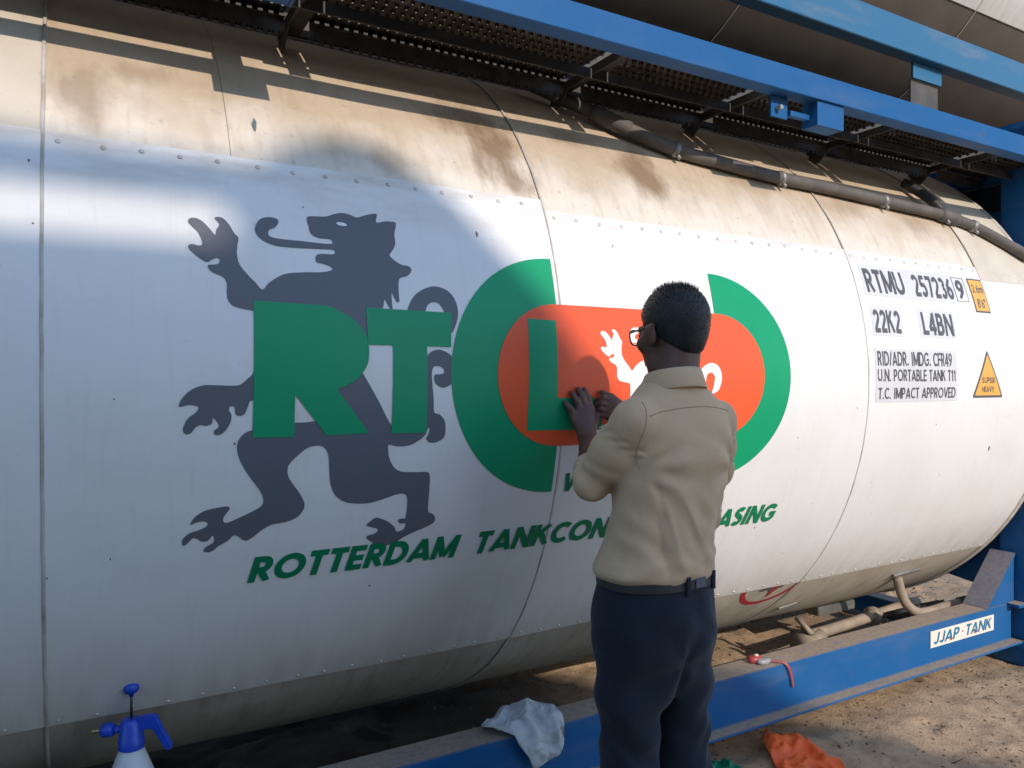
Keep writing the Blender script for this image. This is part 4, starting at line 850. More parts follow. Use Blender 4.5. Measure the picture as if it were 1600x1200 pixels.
# ================================================================ PERSON
class Field:
    """signed distance blocks joined smoothly, meshed with surface nets"""
    def __init__(s, lo, hi, h):
        s.lo = np.array(lo, float); s.h = h
        s.n = np.ceil((np.array(hi) - s.lo) / h).astype(int) + 1; s.f = np.full(s.n, 1.0, np.float32)
    def block(s, lo, hi, pad):
        a = np.clip(np.floor((np.array(lo) - pad - s.lo) / s.h).astype(int), 0, s.n - 1); b = np.clip(np.ceil((np.array(hi) + pad - s.lo) / s.h).astype(int) + 1, a + 1, s.n)
        sl = tuple(slice(p, q) for p, q in zip(a, b))
        ax = [(s.lo[i] + np.arange(a[i], b[i]) * s.h).astype(np.float32) for i in range(3)]
        return sl, np.meshgrid(*ax, indexing="ij", sparse=True)
    def put(s, sl, d, k):
        f = s.f[sl]
        if k <= 0: s.f[sl] = np.minimum(f, d); return
        hh = np.clip(0.5 + 0.5 * (f - d) / k, 0, 1); s.f[sl] = f * (1 - hh) + d * hh - k * hh * (1 - hh)
    def cone(s, a, b, ra, rb, k=0.0):
        a = np.array(a, float); b = np.array(b, float); r = max(ra, rb)
        sl, (X, Y, Z) = s.block(np.minimum(a, b) - r, np.maximum(a, b) + r, k + 5 * s.h)
        ab = b - a; L = float(ab @ ab) + 1e-12
        t = np.clip(((X - a[0]) * ab[0] + (Y - a[1]) * ab[1] + (Z - a[2]) * ab[2]) / L, 0, 1)
        d = np.sqrt((X - a[0] - t * ab[0]) ** 2 + (Y - a[1] - t * ab[1]) ** 2 + (Z - a[2] - t * ab[2]) ** 2) - (ra + (rb - ra) * t)
        s.put(sl, d.astype(np.float32), k)
    def chain(s, pts, rs, k=0.0):
        for i in range(len(pts) - 1): s.cone(pts[i], pts[i + 1], rs[i], rs[i + 1], k)
    def ell(s, c, rad, M=None, k=0.0):
        c = np.array(c, float); rad = np.array(rad, float); r = rad.max()
        sl, (X, Y, Z) = s.block(c - r, c + r, k + 5 * s.h); dx, dy, dz = X - c[0], Y - c[1], Z - c[2]
        if M is not None: dx, dy, dz = (M[0][i] * dx + M[1][i] * dy + M[2][i] * dz for i in range(3))
        q = np.sqrt((dx / rad[0]) ** 2 + (dy / rad[1]) ** 2 + (dz / rad[2]) ** 2) + 1e-9
        g = np.sqrt((dx / rad[0] ** 2) ** 2 + (dy / rad[1] ** 2) ** 2 + (dz / rad[2] ** 2) ** 2) + 1e-6
        s.put(sl, (q * (q - 1) / g).astype(np.float32), k)
    def loft(s, rings, k=0.0, ex=2.3):
        R_ = np.array(rings, float); m = R_[:, 3].max()
        lo = (R_[:, 1].min() - m, R_[:, 2].min() - m, R_[0, 0]); hi = (R_[:, 1].max() + m, R_[:, 2].max() + m, R_[-1, 0])
        sl, (X, Y, Z) = s.block(lo, hi, k + 5 * s.h); zz = Z.ravel()
        def ip(c):
            # smooth interpolation between rings
            i = np.clip(np.searchsorted(R_[:, 0], zz) - 1, 0, len(R_) - 2); t = np.clip((zz - R_[i, 0]) / (R_[i + 1, 0] - R_[i, 0]), 0, 1)
            v = R_[:, c]; m_ = np.gradient(v, R_[:, 0]); dz = R_[i + 1, 0] - R_[i, 0]
            return ((2 * t ** 3 - 3 * t ** 2 + 1) * v[i] + (t ** 3 - 2 * t ** 2 + t) * dz * m_[i] + (-2 * t ** 3 + 3 * t ** 2) * v[i + 1] + (t ** 3 - t ** 2) * dz * m_[i + 1])[None, None, :]
        cx, cy, a, b = ip(1), ip(2), ip(3), ip(4)
        q = (np.abs((X - cx) / a) ** ex + np.abs((Y - cy) / b) ** ex) ** (1 / ex)
        d = (q - 1) * np.minimum(a, b); d = np.maximum(d, np.maximum(R_[0, 0] - Z, Z - R_[-1, 0]))
        s.put(sl, d.astype(np.float32), k)
    def whole(s):
        return np.meshgrid(*[(s.lo[i] + np.arange(s.n[i]) * s.h).astype(np.float32) for i in range(3)], indexing="ij", sparse=True)
    def mesh(s):
        f = s.f; neg = f < 0; c = [(i, j, k) for i in (0, 1) for j in (0, 1) for k in (0, 1)]
        def sl(o): return tuple(slice(o[q], s.n[q] - 1 + o[q]) for q in range(3))
        cnt = np.zeros(s.n - 1, np.uint8)
        for o in c: cnt += neg[sl(o)]
        act = np.argwhere((cnt > 0) & (cnt < 8)); idm = np.full(s.n - 1, -1, np.int64); idm[tuple(act.T)] = np.arange(len(act))
        P = np.zeros((len(act), 3)); W_ = np.zeros(len(act))
        for i, o in enumerate(c):
            for o2 in c[i + 1:]:
                if sum(abs(p - q) for p, q in zip(o, o2)) != 1: continue
                A = f[tuple((act + o).T)]; B = f[tuple((act + o2).T)]; x = (A < 0) != (B < 0)
                t = np.where(x, A / np.where(x, A - B, 1), 0)[:, None]; P += np.where(x[:, None], np.array(o) + t * (np.array(o2) - np.array(o)), 0); W_ += x
        V = s.lo + (act + P / W_[:, None]) * s.h; Q = []
        for ax in range(3):
            u, v = (ax + 1) % 3, (ax + 2) % 3
            n1 = [slice(0, s.n[q]) for q in range(3)]; a = list(n1); b = list(n1); a[ax] = slice(0, s.n[ax] - 1); b[ax] = slice(1, s.n[ax])
            e = np.argwhere(neg[tuple(a)] != neg[tuple(b)])
            e = e[(e[:, u] > 0) & (e[:, v] > 0) & (e[:, u] < s.n[u] - 1) & (e[:, v] < s.n[v] - 1)]
            du = np.zeros(3, int); du[u] = 1; dv = np.zeros(3, int); dv[v] = 1
            q = np.stack([idm[tuple((e - du - dv).T)], idm[tuple((e - dv).T)], idm[tuple(e.T)], idm[tuple((e - du).T)]], -1)
            fl = ~neg[tuple(e.T)]; q[fl] = q[fl][:, ::-1]; Q.append(q[(q >= 0).all(1)])
        return V, np.concatenate(Q)
    def obj(s, name, mat, parent, relax=2):
        V, Q = s.mesh()
        E_ = np.concatenate([Q[:, [0, 1]], Q[:, [1, 2]], Q[:, [2, 3]], Q[:, [3, 0]]])
        for _ in range(relax):
            S_ = np.zeros_like(V); n = np.zeros(len(V)); np.add.at(S_, E_[:, 0], V[E_[:, 1]]); np.add.at(S_, E_[:, 1], V[E_[:, 0]])
            np.add.at(n, E_[:, 0], 1); np.add.at(n, E_[:, 1], 1); V = 0.5 * V + 0.5 * S_ / n[:, None]
        b = np.array(base_of(parent)); me = bpy.data.meshes.new(name); V2 = (V - b)
        me.vertices.add(len(V2)); me.vertices.foreach_set("co", V2.ravel()); me.loops.add(len(Q) * 4); me.loops.foreach_set("vertex_index", Q.ravel().astype(np.int32))
        me.polygons.add(len(Q)); me.polygons.foreach_set("loop_start", np.arange(0, len(Q) * 4, 4, dtype=np.int32)); me.update(calc_edges=True); me.validate()
        return link_mesh(name, me, mat, parent, True)

man = empty("person", (1.24, -1.56, 0.0), "person in khaki shirt and dark navy trousers pressing the film with both hands, back turned", "person")
def skin_mat():
    m, t, p = nodes_of("skin"); tc = N(t, "ShaderNodeTexCoord").outputs["Object"]
    c = mix(t, noise_fac(t, tc, 25.0, 0.35, 0.7), (0.15, 0.070, 0.046), (0.11, 0.050, 0.034))
    t.links.new(c, p.inputs["Base Color"]); p.inputs["Roughness"].default_value = 0.5
    p.inputs["Subsurface Weight"].default_value = 0.08; p.inputs["Subsurface Radius"].default_value = (0.01, 0.004, 0.002); bump(t, p, tc, 220.0, 0.12, 0.002); return m
m_skin = skin_mat()
def fabric(name, col, col2, weave=900.0, rough=0.85, bs=0.12, sheen=0.15):
    m, t, p = nodes_of(name); tc = N(t, "ShaderNodeTexCoord").outputs["Object"]
    c = mix(t, noise_fac(t, tc, 6.0, 0.35, 0.7), col, col2); c = mix(t, math_n(t, 'MULTIPLY', noise_fac(t, tc, weave, 0.35, 0.7, detail=2), 0.35), c, tuple(x * 0.75 for x in col))
    t.links.new(c, p.inputs["Base Color"]); p.inputs["Roughness"].default_value = rough; p.inputs["Sheen Weight"].default_value = sheen; p.inputs["Specular IOR Level"].default_value = 0.25
    a = N(t, "ShaderNodeTexNoise", i_Scale=28.0, i_Detail=5.0); t.links.new(tc, a.inputs["Vector"])
    b = N(t, "ShaderNodeBump"); b.inputs["Strength"].default_value = bs * 2.2; b.inputs["Distance"].default_value = 0.008; t.links.new(a.outputs[0], b.inputs["Height"])
    a2 = N(t, "ShaderNodeTexNoise", i_Scale=weave, i_Detail=2.0); t.links.new(tc, a2.inputs["Vector"])
    b2 = N(t, "ShaderNodeBump"); b2.inputs["Strength"].default_value = bs; b2.inputs["Distance"].default_value = 0.002
    t.links.new(a2.outputs[0], b2.inputs["Height"]); t.links.new(b.outputs[0], b2.inputs["Normal"]); t.links.new(b2.outputs[0], p.inputs["Normal"]); return m
m_shirt = fabric("khaki_cotton", (0.70, 0.475, 0.28), (0.63, 0.42, 0.245)); m_seamth = fabric("khaki_seam", (0.46, 0.31, 0.18), (0.42, 0.28, 0.16))
m_trou = fabric("navy_twill", (0.016, 0.022, 0.033), (0.011, 0.015, 0.024)); m_belt = simple("dark_leather", (0.04, 0.036, 0.036), 0.45)
m_hair = simple("black_hair", (0.012, 0.011, 0.012), 0.45, 0.0, (0.02, 0.018, 0.018), 60, 0.4, 0.7, (420, 0.5, 0.004)); m_frame = simple("dark_spectacle_frame", (0.02, 0.016, 0.016), 0.3); m_shoe = simple("black_shoe_leather", (0.02, 0.018, 0.017), 0.4)
m_buckle = simple("belt_label", (0.10, 0.115, 0.14), 0.5)
m, t, p = nodes_of("spectacle_lens"); p.inputs["Base Color"].default_value = (1, 1, 1, 1); p.inputs["Roughness"].default_value = 0.02; p.inputs["Transmission Weight"].default_value = 1.0; p.inputs["IOR"].default_value = 1.05; m_lens = m

sL, eL, wL = (1.132, -1.604, 1.264), (1.090, -1.492, 1.112), (1.234, -1.284, 1.196)
sR, eR, wR = (1.410, -1.588, 1.260), (1.492, -1.500, 1.118), (1.378, -1.276, 1.258)
HC = np.array((1.283, -1.566, 1.479)); K = 0.935
HM = np.array((Matrix.Rotation(math.radians(3), 3, 'Z') @ Matrix.Rotation(math.radians(-9), 3, 'X')))
def hd(x, y, z): return HC + HM @ (np.array((x, y, z)) * K)
hr = lambda *r: tuple(q * K for q in r)
bd = Field((1.00, -1.80, 0.0), (1.60, -1.20, 1.61), 0.004)
# trunk and legs
bd.loft([(0.66, 1.235, -1.556, 0.10, 0.07), (0.80, 1.235, -1.556, 0.140, 0.10), (0.95, 1.242, -1.562, 0.112, 0.074), (1.12, 1.268, -1.576, 0.112, 0.070), (1.22, 1.273, -1.578, 0.114, 0.064), (1.30, 1.272, -1.578, 0.085, 0.05), (1.335, 1.272, -1.575, 0.06, 0.05)], 0.02)
for (hx, hy), (kx, ky), (ax_, ay_) in (((1.168, -1.552), (1.164, -1.545), (1.165, -1.575)), ((1.302, -1.560), (1.312, -1.570), (1.322, -1.60))):
    bd.chain([(hx, hy, 0.74), (kx, ky, 0.42), (ax_, ay_ - 0.01, 0.26), (ax_, ay_, 0.07)], [0.072, 0.048, 0.047, 0.034], 0.02)
    bd.cone((ax_, ay_ - 0.02, 0.04), (ax_, ay_ + 0.15, 0.03), 0.036, 0.03, 0.02)
# arms
bd.chain([sL, eL, wL], [0.034, 0.032, 0.0255], 0.006); bd.chain([sR, eR, wR], [0.034, 0.032, 0.0255], 0.006)
# left hand flat on the film
kn = [(1.270, -1.242, 1.279), (1.252, -1.244, 1.278), (1.234, -1.243, 1.270), (1.217, -1.241, 1.257)]
md = [(1.265, -1.241, 1.311), (1.246, -1.241, 1.311), (1.227, -1.241, 1.301), (1.206, -1.239, 1.281)]
tp = [(1.262, -1.2263, 1.334), (1.242, -1.2263, 1.336), (1.221, -1.2263, 1.325), (1.197, -1.2263, 1.297)]
for a, b, c in zip(kn, md, tp):
    bd.cone(wL, a, 0.022, 0.0150, 0.010); bd.cone(a, b, 0.0108, 0.0096, 0.004); bd.cone(b, c, 0.0096, 0.0076, 0.002)
bd.chain([(1.252, -1.268, 1.222), (1.284, -1.248, 1.246), (1.303, -1.2265, 1.270)], [0.0145, 0.0105, 0.008], 0.005)
# right hand with curled fingers beside it
kr = [(1.336, -1.252, 1.303), (1.333, -1.252, 1.287), (1.331, -1.252, 1.271), (1.330, -1.250, 1.256)]
mr = [(1.313, -1.246, 1.311), (1.309, -1.246, 1.294), (1.308, -1.246, 1.277), (1.309, -1.244, 1.261)]
tr = [(1.302, -1.2265, 1.302), (1.297, -1.2265, 1.287), (1.297, -1.2265, 1.271), (1.299, -1.2265, 1.257)]
for a, b, c in zip(kr, mr, tr):
    bd.cone(wR, a, 0.020, 0.0125, 0.008); bd.cone(a, b, 0.0096, 0.0085, 0.003); bd.cone(b, c, 0.0085, 0.0068, 0.002)
bd.chain([(1.362, -1.268, 1.285), (1.341, -1.246, 1.312), (1.322, -1.2275, 1.326)], [0.0145, 0.0105, 0.008], 0.005)
# neck and head
bd.cone(hd(0, -0.022, -0.055), (1.270, -1.588, 1.325), 0.048, 0.056, 0.018)
bd.ell(hd(0, -0.014, 0.026), hr(0.074, 0.093, 0.087), HM, 0.01)
bd.ell(hd(0, 0.030, -0.040), hr(0.060, 0.064, 0.078), HM, 0.02)
bd.cone(hd(-0.034, 0.03, -0.085), hd(0, 0.066, -0.104), 0.026 * K, 0.022 * K, 0.02); bd.cone(hd(0.034, 0.03, -0.085), hd(0, 0.066, -0.104), 0.026 * K, 0.022 * K, 0.02)
bd.cone(hd(-0.03, 0.083, 0.022), hd(0.03, 0.083, 0.022), 0.009, 0.009, 0.012)                # brow
bd.chain([hd(0, 0.088, 0.012), hd(0, 0.108, -0.026), hd(0, 0.098, -0.034)], [0.008, 0.0125, 0.010], 0.008)   # nose
for sx in (-1, 1):
    bd.ell(hd(sx * 0.012, 0.096, -0.031), hr(0.009, 0.010, 0.008), HM, 0.004); bd.ell(hd(sx * 0.046, 0.062, -0.022), hr(0.020, 0.020, 0.02), HM, 0.015)
    bd.ell(hd(sx * 0.078, 0.002, -0.012), hr(0.009, 0.021, 0.031), HM, 0.005); bd.cone(hd(sx * 0.082, -0.014, 0.012), hd(sx * 0.079, -0.006, -0.032), 0.006, 0.005, 0.003)
    bd.ell(hd(sx * 0.031, 0.079, 0.004), hr(0.014, 0.011, 0.009), HM, 0.003)
bd.cone(hd(-0.02, 0.090, -0.062), hd(0.02, 0.090, -0.062), 0.006, 0.006, 0.004); bd.cone(hd(-0.017, 0.089, -0.073), hd(0.017, 0.089, -0.073), 0.0065, 0.0065, 0.004)
body = bd.obj("body", m_skin, man, 1); del bd
# hair: short crop
hf = Field(HC - 0.15, HC + 0.16, 0.004); hf.ell(hd(0, -0.016, 0.030), hr(0.079, 0.098, 0.092), HM); hf.ell(hd(0, -0.044, -0.022), hr(0.054, 0.050, 0.062), HM, 0.02)
X, Y, Z = hf.whole(); lx, ly, lz = ((HM[0][i] * (X - HC[0]) + HM[1][i] * (Y - HC[1]) + HM[2][i] * (Z - HC[2])) / K for i in range(3))
line = np.maximum(-0.072, np.minimum(0.95 * ly - 0.006, 0.066)); side = np.where((np.abs(lx) > 0.055) & (ly > 0.012) & (ly < 0.034), -0.045, line)
hf.f = np.maximum(hf.f, (np.minimum(line, side) - lz).astype(np.float32)); hf.f += 0.0007 * np.sin(X * 410 + 3 * np.sin(Y * 160)) * np.sin(Y * 380) * np.sin(Z * 350 + 2 * np.sin(X * 120))
hair = hf.obj("hair", m_hair, man, 1)
mb = MB(); hv = np.array([v.co for v in hair.data.vertices]) + np.array(base_of(man)); hn = np.array([v.normal for v in hair.data.vertices])
for k in rng.choice(len(hv), 6000):
    n_ = Vector(hn[k]); p0 = Vector(hv[k]); g = Vector(rng.normal(0, 0.45, 3)); d = (n_ + g + Vector((0, 0.25, 0.15))).normalized(); L_ = rng.uniform(0.003, 0.006) * (2.0 if hv[k][2] > HC[2] + 0.095 else 0.8)
    if hv[k][2] < HC[2] - 0.02: L_ *= 0.7; d = (d + Vector((0, 0, -0.9))).normalized()
    s_ = d.cross(Vector((0.3, 0.5, 0.8))).normalized() * 0.0006; mb.add([p0 - s_, p0 + s_, p0 + d * L_], [(0, 1, 2)])
st = mb.obj("hair_strands", m_hair, hair); st["kind"] = "stuff"
# spectacles
gl = MB()
for sx in (-1, 1):
    q = [hd(sx * 0.035 + 0.027 * math.copysign(abs(math.cos(a)) ** 0.6, math.cos(a)), 0.106 - 0.010 * abs(sx * 0.035 + 0.027 * math.cos(a)) / 0.06, 0.002 + 0.0205 * math.copysign(abs(math.sin(a)) ** 0.65, math.sin(a))) for a in [i * 2 * math.pi / 24 for i in range(25)]]
    gl.tube(q, 0.0021, 6, False); gl.tube([hd(sx * 0.062, 0.097, 0.010), hd(sx * 0.077, 0.075, 0.010), hd(sx * 0.079, 0.01, 0.010), hd(sx * 0.078, -0.012, -0.002)], 0.0022, 6)
gl.tube([hd(-0.009, 0.107, 0.006), hd(0, 0.110, 0.009), hd(0.009, 0.107, 0.006)], 0.002, 6)
glasses = gl.obj("spectacles", m_frame, man, True)
for sx in (-1, 1):
    q = [hd(sx * 0.035 + 0.026 * math.copysign(abs(math.cos(a)) ** 0.6, math.cos(a)), 0.106 - 0.010 * abs(sx * 0.035 + 0.026 * math.cos(a)) / 0.06, 0.002 + 0.0195 * math.copysign(abs(math.sin(a)) ** 0.65, math.sin(a))) for a in [i * 2 * math.pi / 24 for i in range(24)]]
    bk = [v_ - HM @ np.array((0, 0.0016, 0)) for v_ in q]; n = 24
    obj("lens", q + bk, [tuple(range(n)), tuple(range(2 * n - 1, n - 1, -1))] + [(i, n + i, n + (i + 1) % n, (i + 1) % n) for i in range(n)], m_lens, glasses)

# shirt
sf = Field((0.98, -1.80, 0.84), (1.60, -1.36, 1.40), 0.004)
sf.loft([(0.889, 1.235, -1.560, 0.148, 0.108), (0.902, 1.234, -1.560, 0.155, 0.115), (0.922, 1.234, -1.561, 0.154, 0.115), (0.97, 1.242, -1.566, 0.144, 0.107), (1.04, 1.256, -1.573, 0.141, 0.102), (1.12, 1.268, -1.580, 0.144, 0.101), (1.20, 1.274, -1.584, 0.150, 0.100), (1.26, 1.273, -1.584, 0.145, 0.089), (1.30, 1.272, -1.583, 0.124, 0.076), (1.330, 1.271, -1.581, 0.098, 0.068), (1.358, 1.270, -1.580, 0.068, 0.062)], 0.0)
sf.cone((1.235, -1.585, 1.305), (sL[0] + 0.012, sL[1] + 0.004, sL[2] - 0.004), 0.047, 0.048, 0.03); sf.cone((1.305, -1.585, 1.305), (sR[0] - 0.012, sR[1], sR[2] - 0.004), 0.047, 0.046, 0.03)
uL = tuple(np.array(eL) + 0.30 * (np.array(wL) - np.array(eL))); uR = tuple(np.array(eR) + 0.30 * (np.array(wR) - np.array(eR)))
sf.chain([sL, tuple(0.5 * (np.array(sL) + np.array(eL))), eL], [0.047, 0.047, 0.042], 0.030); sf.cone(eL, uL, 0.042, 0.041, 0.008)
sf.chain([sR, tuple(0.5 * (np.array(sR) + np.array(eR))), eR], [0.050, 0.049, 0.046], 0.014); sf.cone(eR, uR, 0.046, 0.044, 0.008)
X, Y, Z = sf.whole(); D = np.zeros(sf.f.shape, np.float32)
sm = lambda a, b, x: np.clip((x - a) / (b - a), 0, 1) ** 2 * (3 - 2 * np.clip((x - a) / (b - a), 0, 1))
back = sm(-1.53, -1.60, Y)
u = X - 1.27
D += 0.0030 * sm(0.905, 0.95, Z) * np.cos(2 * math.pi * (u + 0.35 * (Z - 1.0) * np.abs(u) * 3) / 0.088 + 1.5 * np.sin(Z * 9)) * sm(1.20, 1.0, Z) * back
D += 0.0012 * sm(0.905, 0.95, Z) * np.sin(2 * math.pi * (u * 0.8 + 0.6 * Z) / 0.052 + 2.0 * np.sin(14 * u)) * sm(1.12, 0.96, Z) * back
for (px_, pz_, sg, ph) in ((1.150, 1.150, 1, 0.6), (1.408, 1.140, -1, 0.0)):
    dx, dz = (X - px_) * sg, Z - pz_; rr_ = np.sqrt(dx * dx + dz * dz); an = np.arctan2(dz, dx + 0.02)
    D += 0.0052 * np.cos(8.0 * an + ph + 9 * rr_) * np.exp(-(rr_ / 0.12) ** 2) * sm(0.01, 0.05, rr_) * sm(-0.02, 0.02, dx) * sm(-1.52, -1.57, Y)
D += 0.0018 * np.sin(Z * 95 + 9 * u + 3 * np.sin(u * 22)) * sm(0.98, 0.92, Z)
D += 0.0013 * np.sin(Z * 62 + 26 * u + 2.2 * np.sin(u * 31 + Z * 17)) * sm(0.93, 1.0, Z) * sm(1.16, 1.02, Z) * back
D += 0.0010 * np.sin(X * 47 + 2 * np.sin(Z * 31)) * np.sin(Z * 39 + 2 * np.sin(Y * 45))
for A_, B_ in ((sL, eL), (sR, eR)):
    A_, B_ = np.array(A_), np.array(B_); ab = B_ - A_; L_ = np.linalg.norm(ab); ab /= L_
    t_ = (X - A_[0]) * ab[0] + (Y - A_[1]) * ab[1] + (Z - A_[2]) * ab[2]
    ds_ = np.sqrt(np.maximum((X - A_[0] - t_ * ab[0]) ** 2 + (Y - A_[1] - t_ * ab[1]) ** 2 + (Z - A_[2] - t_ * ab[2]) ** 2, 0))
    w_ = sm(0.085, 0.06, ds_) * sm(0.10, 0.17, t_) * 0.0028; D += w_ * np.sin(t_ * 120 + 20 * (X - Z) + 2.5 * np.sin(Z * 40))
    # armhole seam: narrow groove with puckers
    D += 0.0012 * np.exp(-((t_ - 0.035) / 0.005) ** 2) * sm(0.085, 0.066, ds_); D += 0.0016 * np.exp(-((t_ - 0.045) / 0.012) ** 2) * np.sin(Z * 300) * sm(0.085, 0.066, ds_)
for (x0_, z0_, x1_, z1_, am, wd) in ((1.165, 1.13, 1.215, 0.93, -0.009, 0.014), (1.195, 1.12, 1.30, 0.95, -0.007, 0.013), (1.385, 1.12, 1.33, 0.96, -0.007, 0.014), (1.160, 1.05, 1.185, 0.90, 0.008, 0.012), (1.345, 1.10, 1.365, 0.93, 0.006, 0.012)):
    vx, vz = x1_ - x0_, z1_ - z0_; tt = np.clip(((X - x0_) * vx + (Z - z0_) * vz) / (vx * vx + vz * vz), 0, 1); dd = np.sqrt((X - x0_ - tt * vx) ** 2 + (Z - z0_ - tt * vz) ** 2)
    D += am * np.exp(-(np.abs(dd) / wd) ** 1.15) * np.sin(math.pi * np.clip(tt, 0.08, 0.92)) * back
sf.f += D.astype(np.float32)
shirt = sf.obj("shirt", m_shirt, man, 1); del sf
# collar
n = 40; V = []; F = []
for i in range(n + 1):
    a = math.radians(-90 - 150 + 300 * i / n); ca, sa = math.cos(a), math.sin(a); w2 = 0.004 * (1 - max(0, -sa))
    for rx_, ry_, zz in ((0.061, 0.060, 1.340), (0.061, 0.059, 1.388), (0.064, 0.063, 1.393), (0.069, 0.068, 1.388), (0.081 + w2, 0.079 + w2, 1.350 - w2), (0.080 + w2, 0.078 + w2, 1.346 - w2)):
        V.append((1.271 + rx_ * ca, -1.582 + ry_ * sa, zz - 0.012 * (1 + sa)))
for i in range(n):
    for q in range(5): F.append((i * 6 + q, (i + 1) * 6 + q, (i + 1) * 6 + q + 1, i * 6 + q + 1))
obj("collar", V, F, m_shirt, shirt, True)
# stitched seam across the yoke
from mathutils.bvhtree import BVHTree
bvh = BVHTree.FromPolygons([v.co for v in shirt.data.vertices], [tuple(p_.vertices) for p_ in shirt.data.polygons]); b0 = base_of(man)
pts = []
for i in range(40):
    x = 1.136 + (1.400 - 1.136) * i / 39; z = 1.298 - 0.9 * (x - 1.283) ** 2
    h_ = bvh.ray_cast(Vector((x, -2.2, z)) - b0, Vector((0, 1, 0)))
    if h_[0] is not None: pts.append(tuple(h_[0] + b0 + Vector((0, -0.0002, 0))))
mb = MB(); mb.tube(pts, 0.0013, 6); mb.obj("yoke_seam", m_seamth, shirt, True)

pts = []
for (x, z) in bezier_path([(1.135, 0.0, 1.312), (1.124, 0.0, 1.262), (1.120, 0.0, 1.21), (1.134, 0.0, 1.155)], 9) and [(p_[0], p_[2]) for p_ in bezier_path([(1.135, 0.0, 1.312), (1.124, 0.0, 1.262), (1.120, 0.0, 1.21), (1.134, 0.0, 1.155)], 9)]:
    h_ = bvh.ray_cast(Vector((x, -2.2, z)) - b0, Vector((0, 1, 0)))
    if h_[0] is not None: pts.append(tuple(h_[0] + b0 + Vector((0, -0.0002, 0))))
mb = MB(); mb.tube(pts, 0.0012, 6); mb.obj("armhole_seam", m_seamth, shirt, True)

# trousers
tf = Field((1.02, -1.74, 0.02), (1.46, -1.38, 0.95), 0.004)
tf.loft([(0.60, 1.236, -1.557, 0.128, 0.070), (0.65, 1.236, -1.557, 0.140, 0.092), (0.70, 1.236, -1.557, 0.150, 0.108), (0.76, 1.234, -1.557, 0.157, 0.120), (0.81, 1.233, -1.557, 0.156, 0.118), (0.87, 1.235, -1.558, 0.147, 0.109), (0.925, 1.237, -1.559, 0.140, 0.102)], 0.0)
for (hx, hy), (kx, ky), (ax_, ay_) in (((1.160, -1.556), (1.163, -1.550), (1.165, -1.572)), ((1.310, -1.560), (1.313, -1.568), (1.322, -1.596))):
    tf.chain([(hx, hy, 0.76), (hx, hy, 0.62), (kx, ky, 0.42), (ax_, ay_, 0.035)], [0.080, 0.077, 0.068, 0.066], 0.022)
X, Y, Z = tf.whole(); D = np.zeros(tf.f.shape, np.float32); uu = X - 1.237
dx, dz = X - 1.235, Z - 0.70; rr_ = np.sqrt(dx * dx + dz * dz); an = np.arctan2(dz, dx)
D += 0.0040 * np.cos(5 * an + 1.0) * np.exp(-((rr_ - 0.08) / 0.07) ** 2) * sm(-1.54, -1.60, Y)
D += 0.0032 * np.sin(Z * 36 + 42 * uu + 2 * np.sin(Z * 13)) * sm(0.74, 0.60, Z)
D += 0.0020 * np.sin(Z * 75 - 55 * np.abs(uu) + 2.2 * np.sin(X * 40)) * sm(0.66, 0.5, Z)
D += 0.002 * np.sin(X * 60 + 2 * np.sin(Z * 25)) * np.sin(Z * 33 + 2 * np.sin(Y * 38))
D += 0.007 * np.exp(-((uu - 0.003) / 0.012) ** 2) * sm(0.80, 0.66, Z)
tf.f += D; trousers = tf.obj("trousers", m_trou, man, 2); del tf
def hoop(rx_, ry_, cx, cy, z0, z1, th, n=56):
    V = []; F = []
    for i in range(n):
        a = 2 * math.pi * i / n; ca, sa = math.cos(a), math.sin(a); e = (abs(ca) ** 2.3 + abs(sa) ** 2.3) ** (-1 / 2.3)
        for o_, z in ((0, z0), (th, z0), (th, z1), (0, z1)): V.append((cx + (rx_ + o_) * ca * e, cy + (ry_ + o_) * sa * e, z))
    for i in range(n):
        for q in range(4): F.append((i * 4 + q, ((i + 1) % n) * 4 + q, ((i + 1) % n) * 4 + (q + 1) % 4, i * 4 + (q + 1) % 4))
    return V, F
V, F = hoop(0.1455, 0.1070, 1.236, -1.5585, 0.874, 0.903, 0.005); belt = obj("belt", m_belt and V, F, m_belt, man)
mb = MB(); mb.box(1.262, 1.292, -1.6730, -1.6690, 0.877, 0.901); mb.obj("belt_label", m_buckle, belt)
for x in (1.236, 1.335):
    y = -1.5585 - 0.1085 * (1 - (abs(x - 1.236) / 0.1475) ** 2.3) ** (1 / 2.3) - 0.0105
    mb = MB(); mb.box(x - 0.005, x + 0.005, y, y + 0.006, 0.862, 0.906); mb.obj("belt_loop", m_trou, belt)
mb = MB(); mb.tube([(1.383, -1.575, 0.90), (1.388, -1.58, 0.86), (1.389, -1.584, 0.83), (1.392, -1.586, 0.805)], 0.0028, 6); mb.obj("key_strap", m_belt, man)
for ax_, ay_ in ((1.165, -1.575), (1.322, -1.60)):
    ff = Field((ax_ - 0.08, ay_ - 0.12, 0.0), (ax_ + 0.08, ay_ + 0.24, 0.16), 0.004)
    ff.cone((ax_, ay_ - 0.03, 0.05), (ax_, ay_ + 0.16, 0.038), 0.046, 0.042, 0.0); ff.cone((ax_, ay_ - 0.01, 0.06), (ax_, ay_ + 0.0, 0.11), 0.046, 0.044, 0.02)
    ff.f = np.maximum(ff.f, 0.012 - ff.whole()[2]); ff.obj("shoe", m_shoe, man, 2)

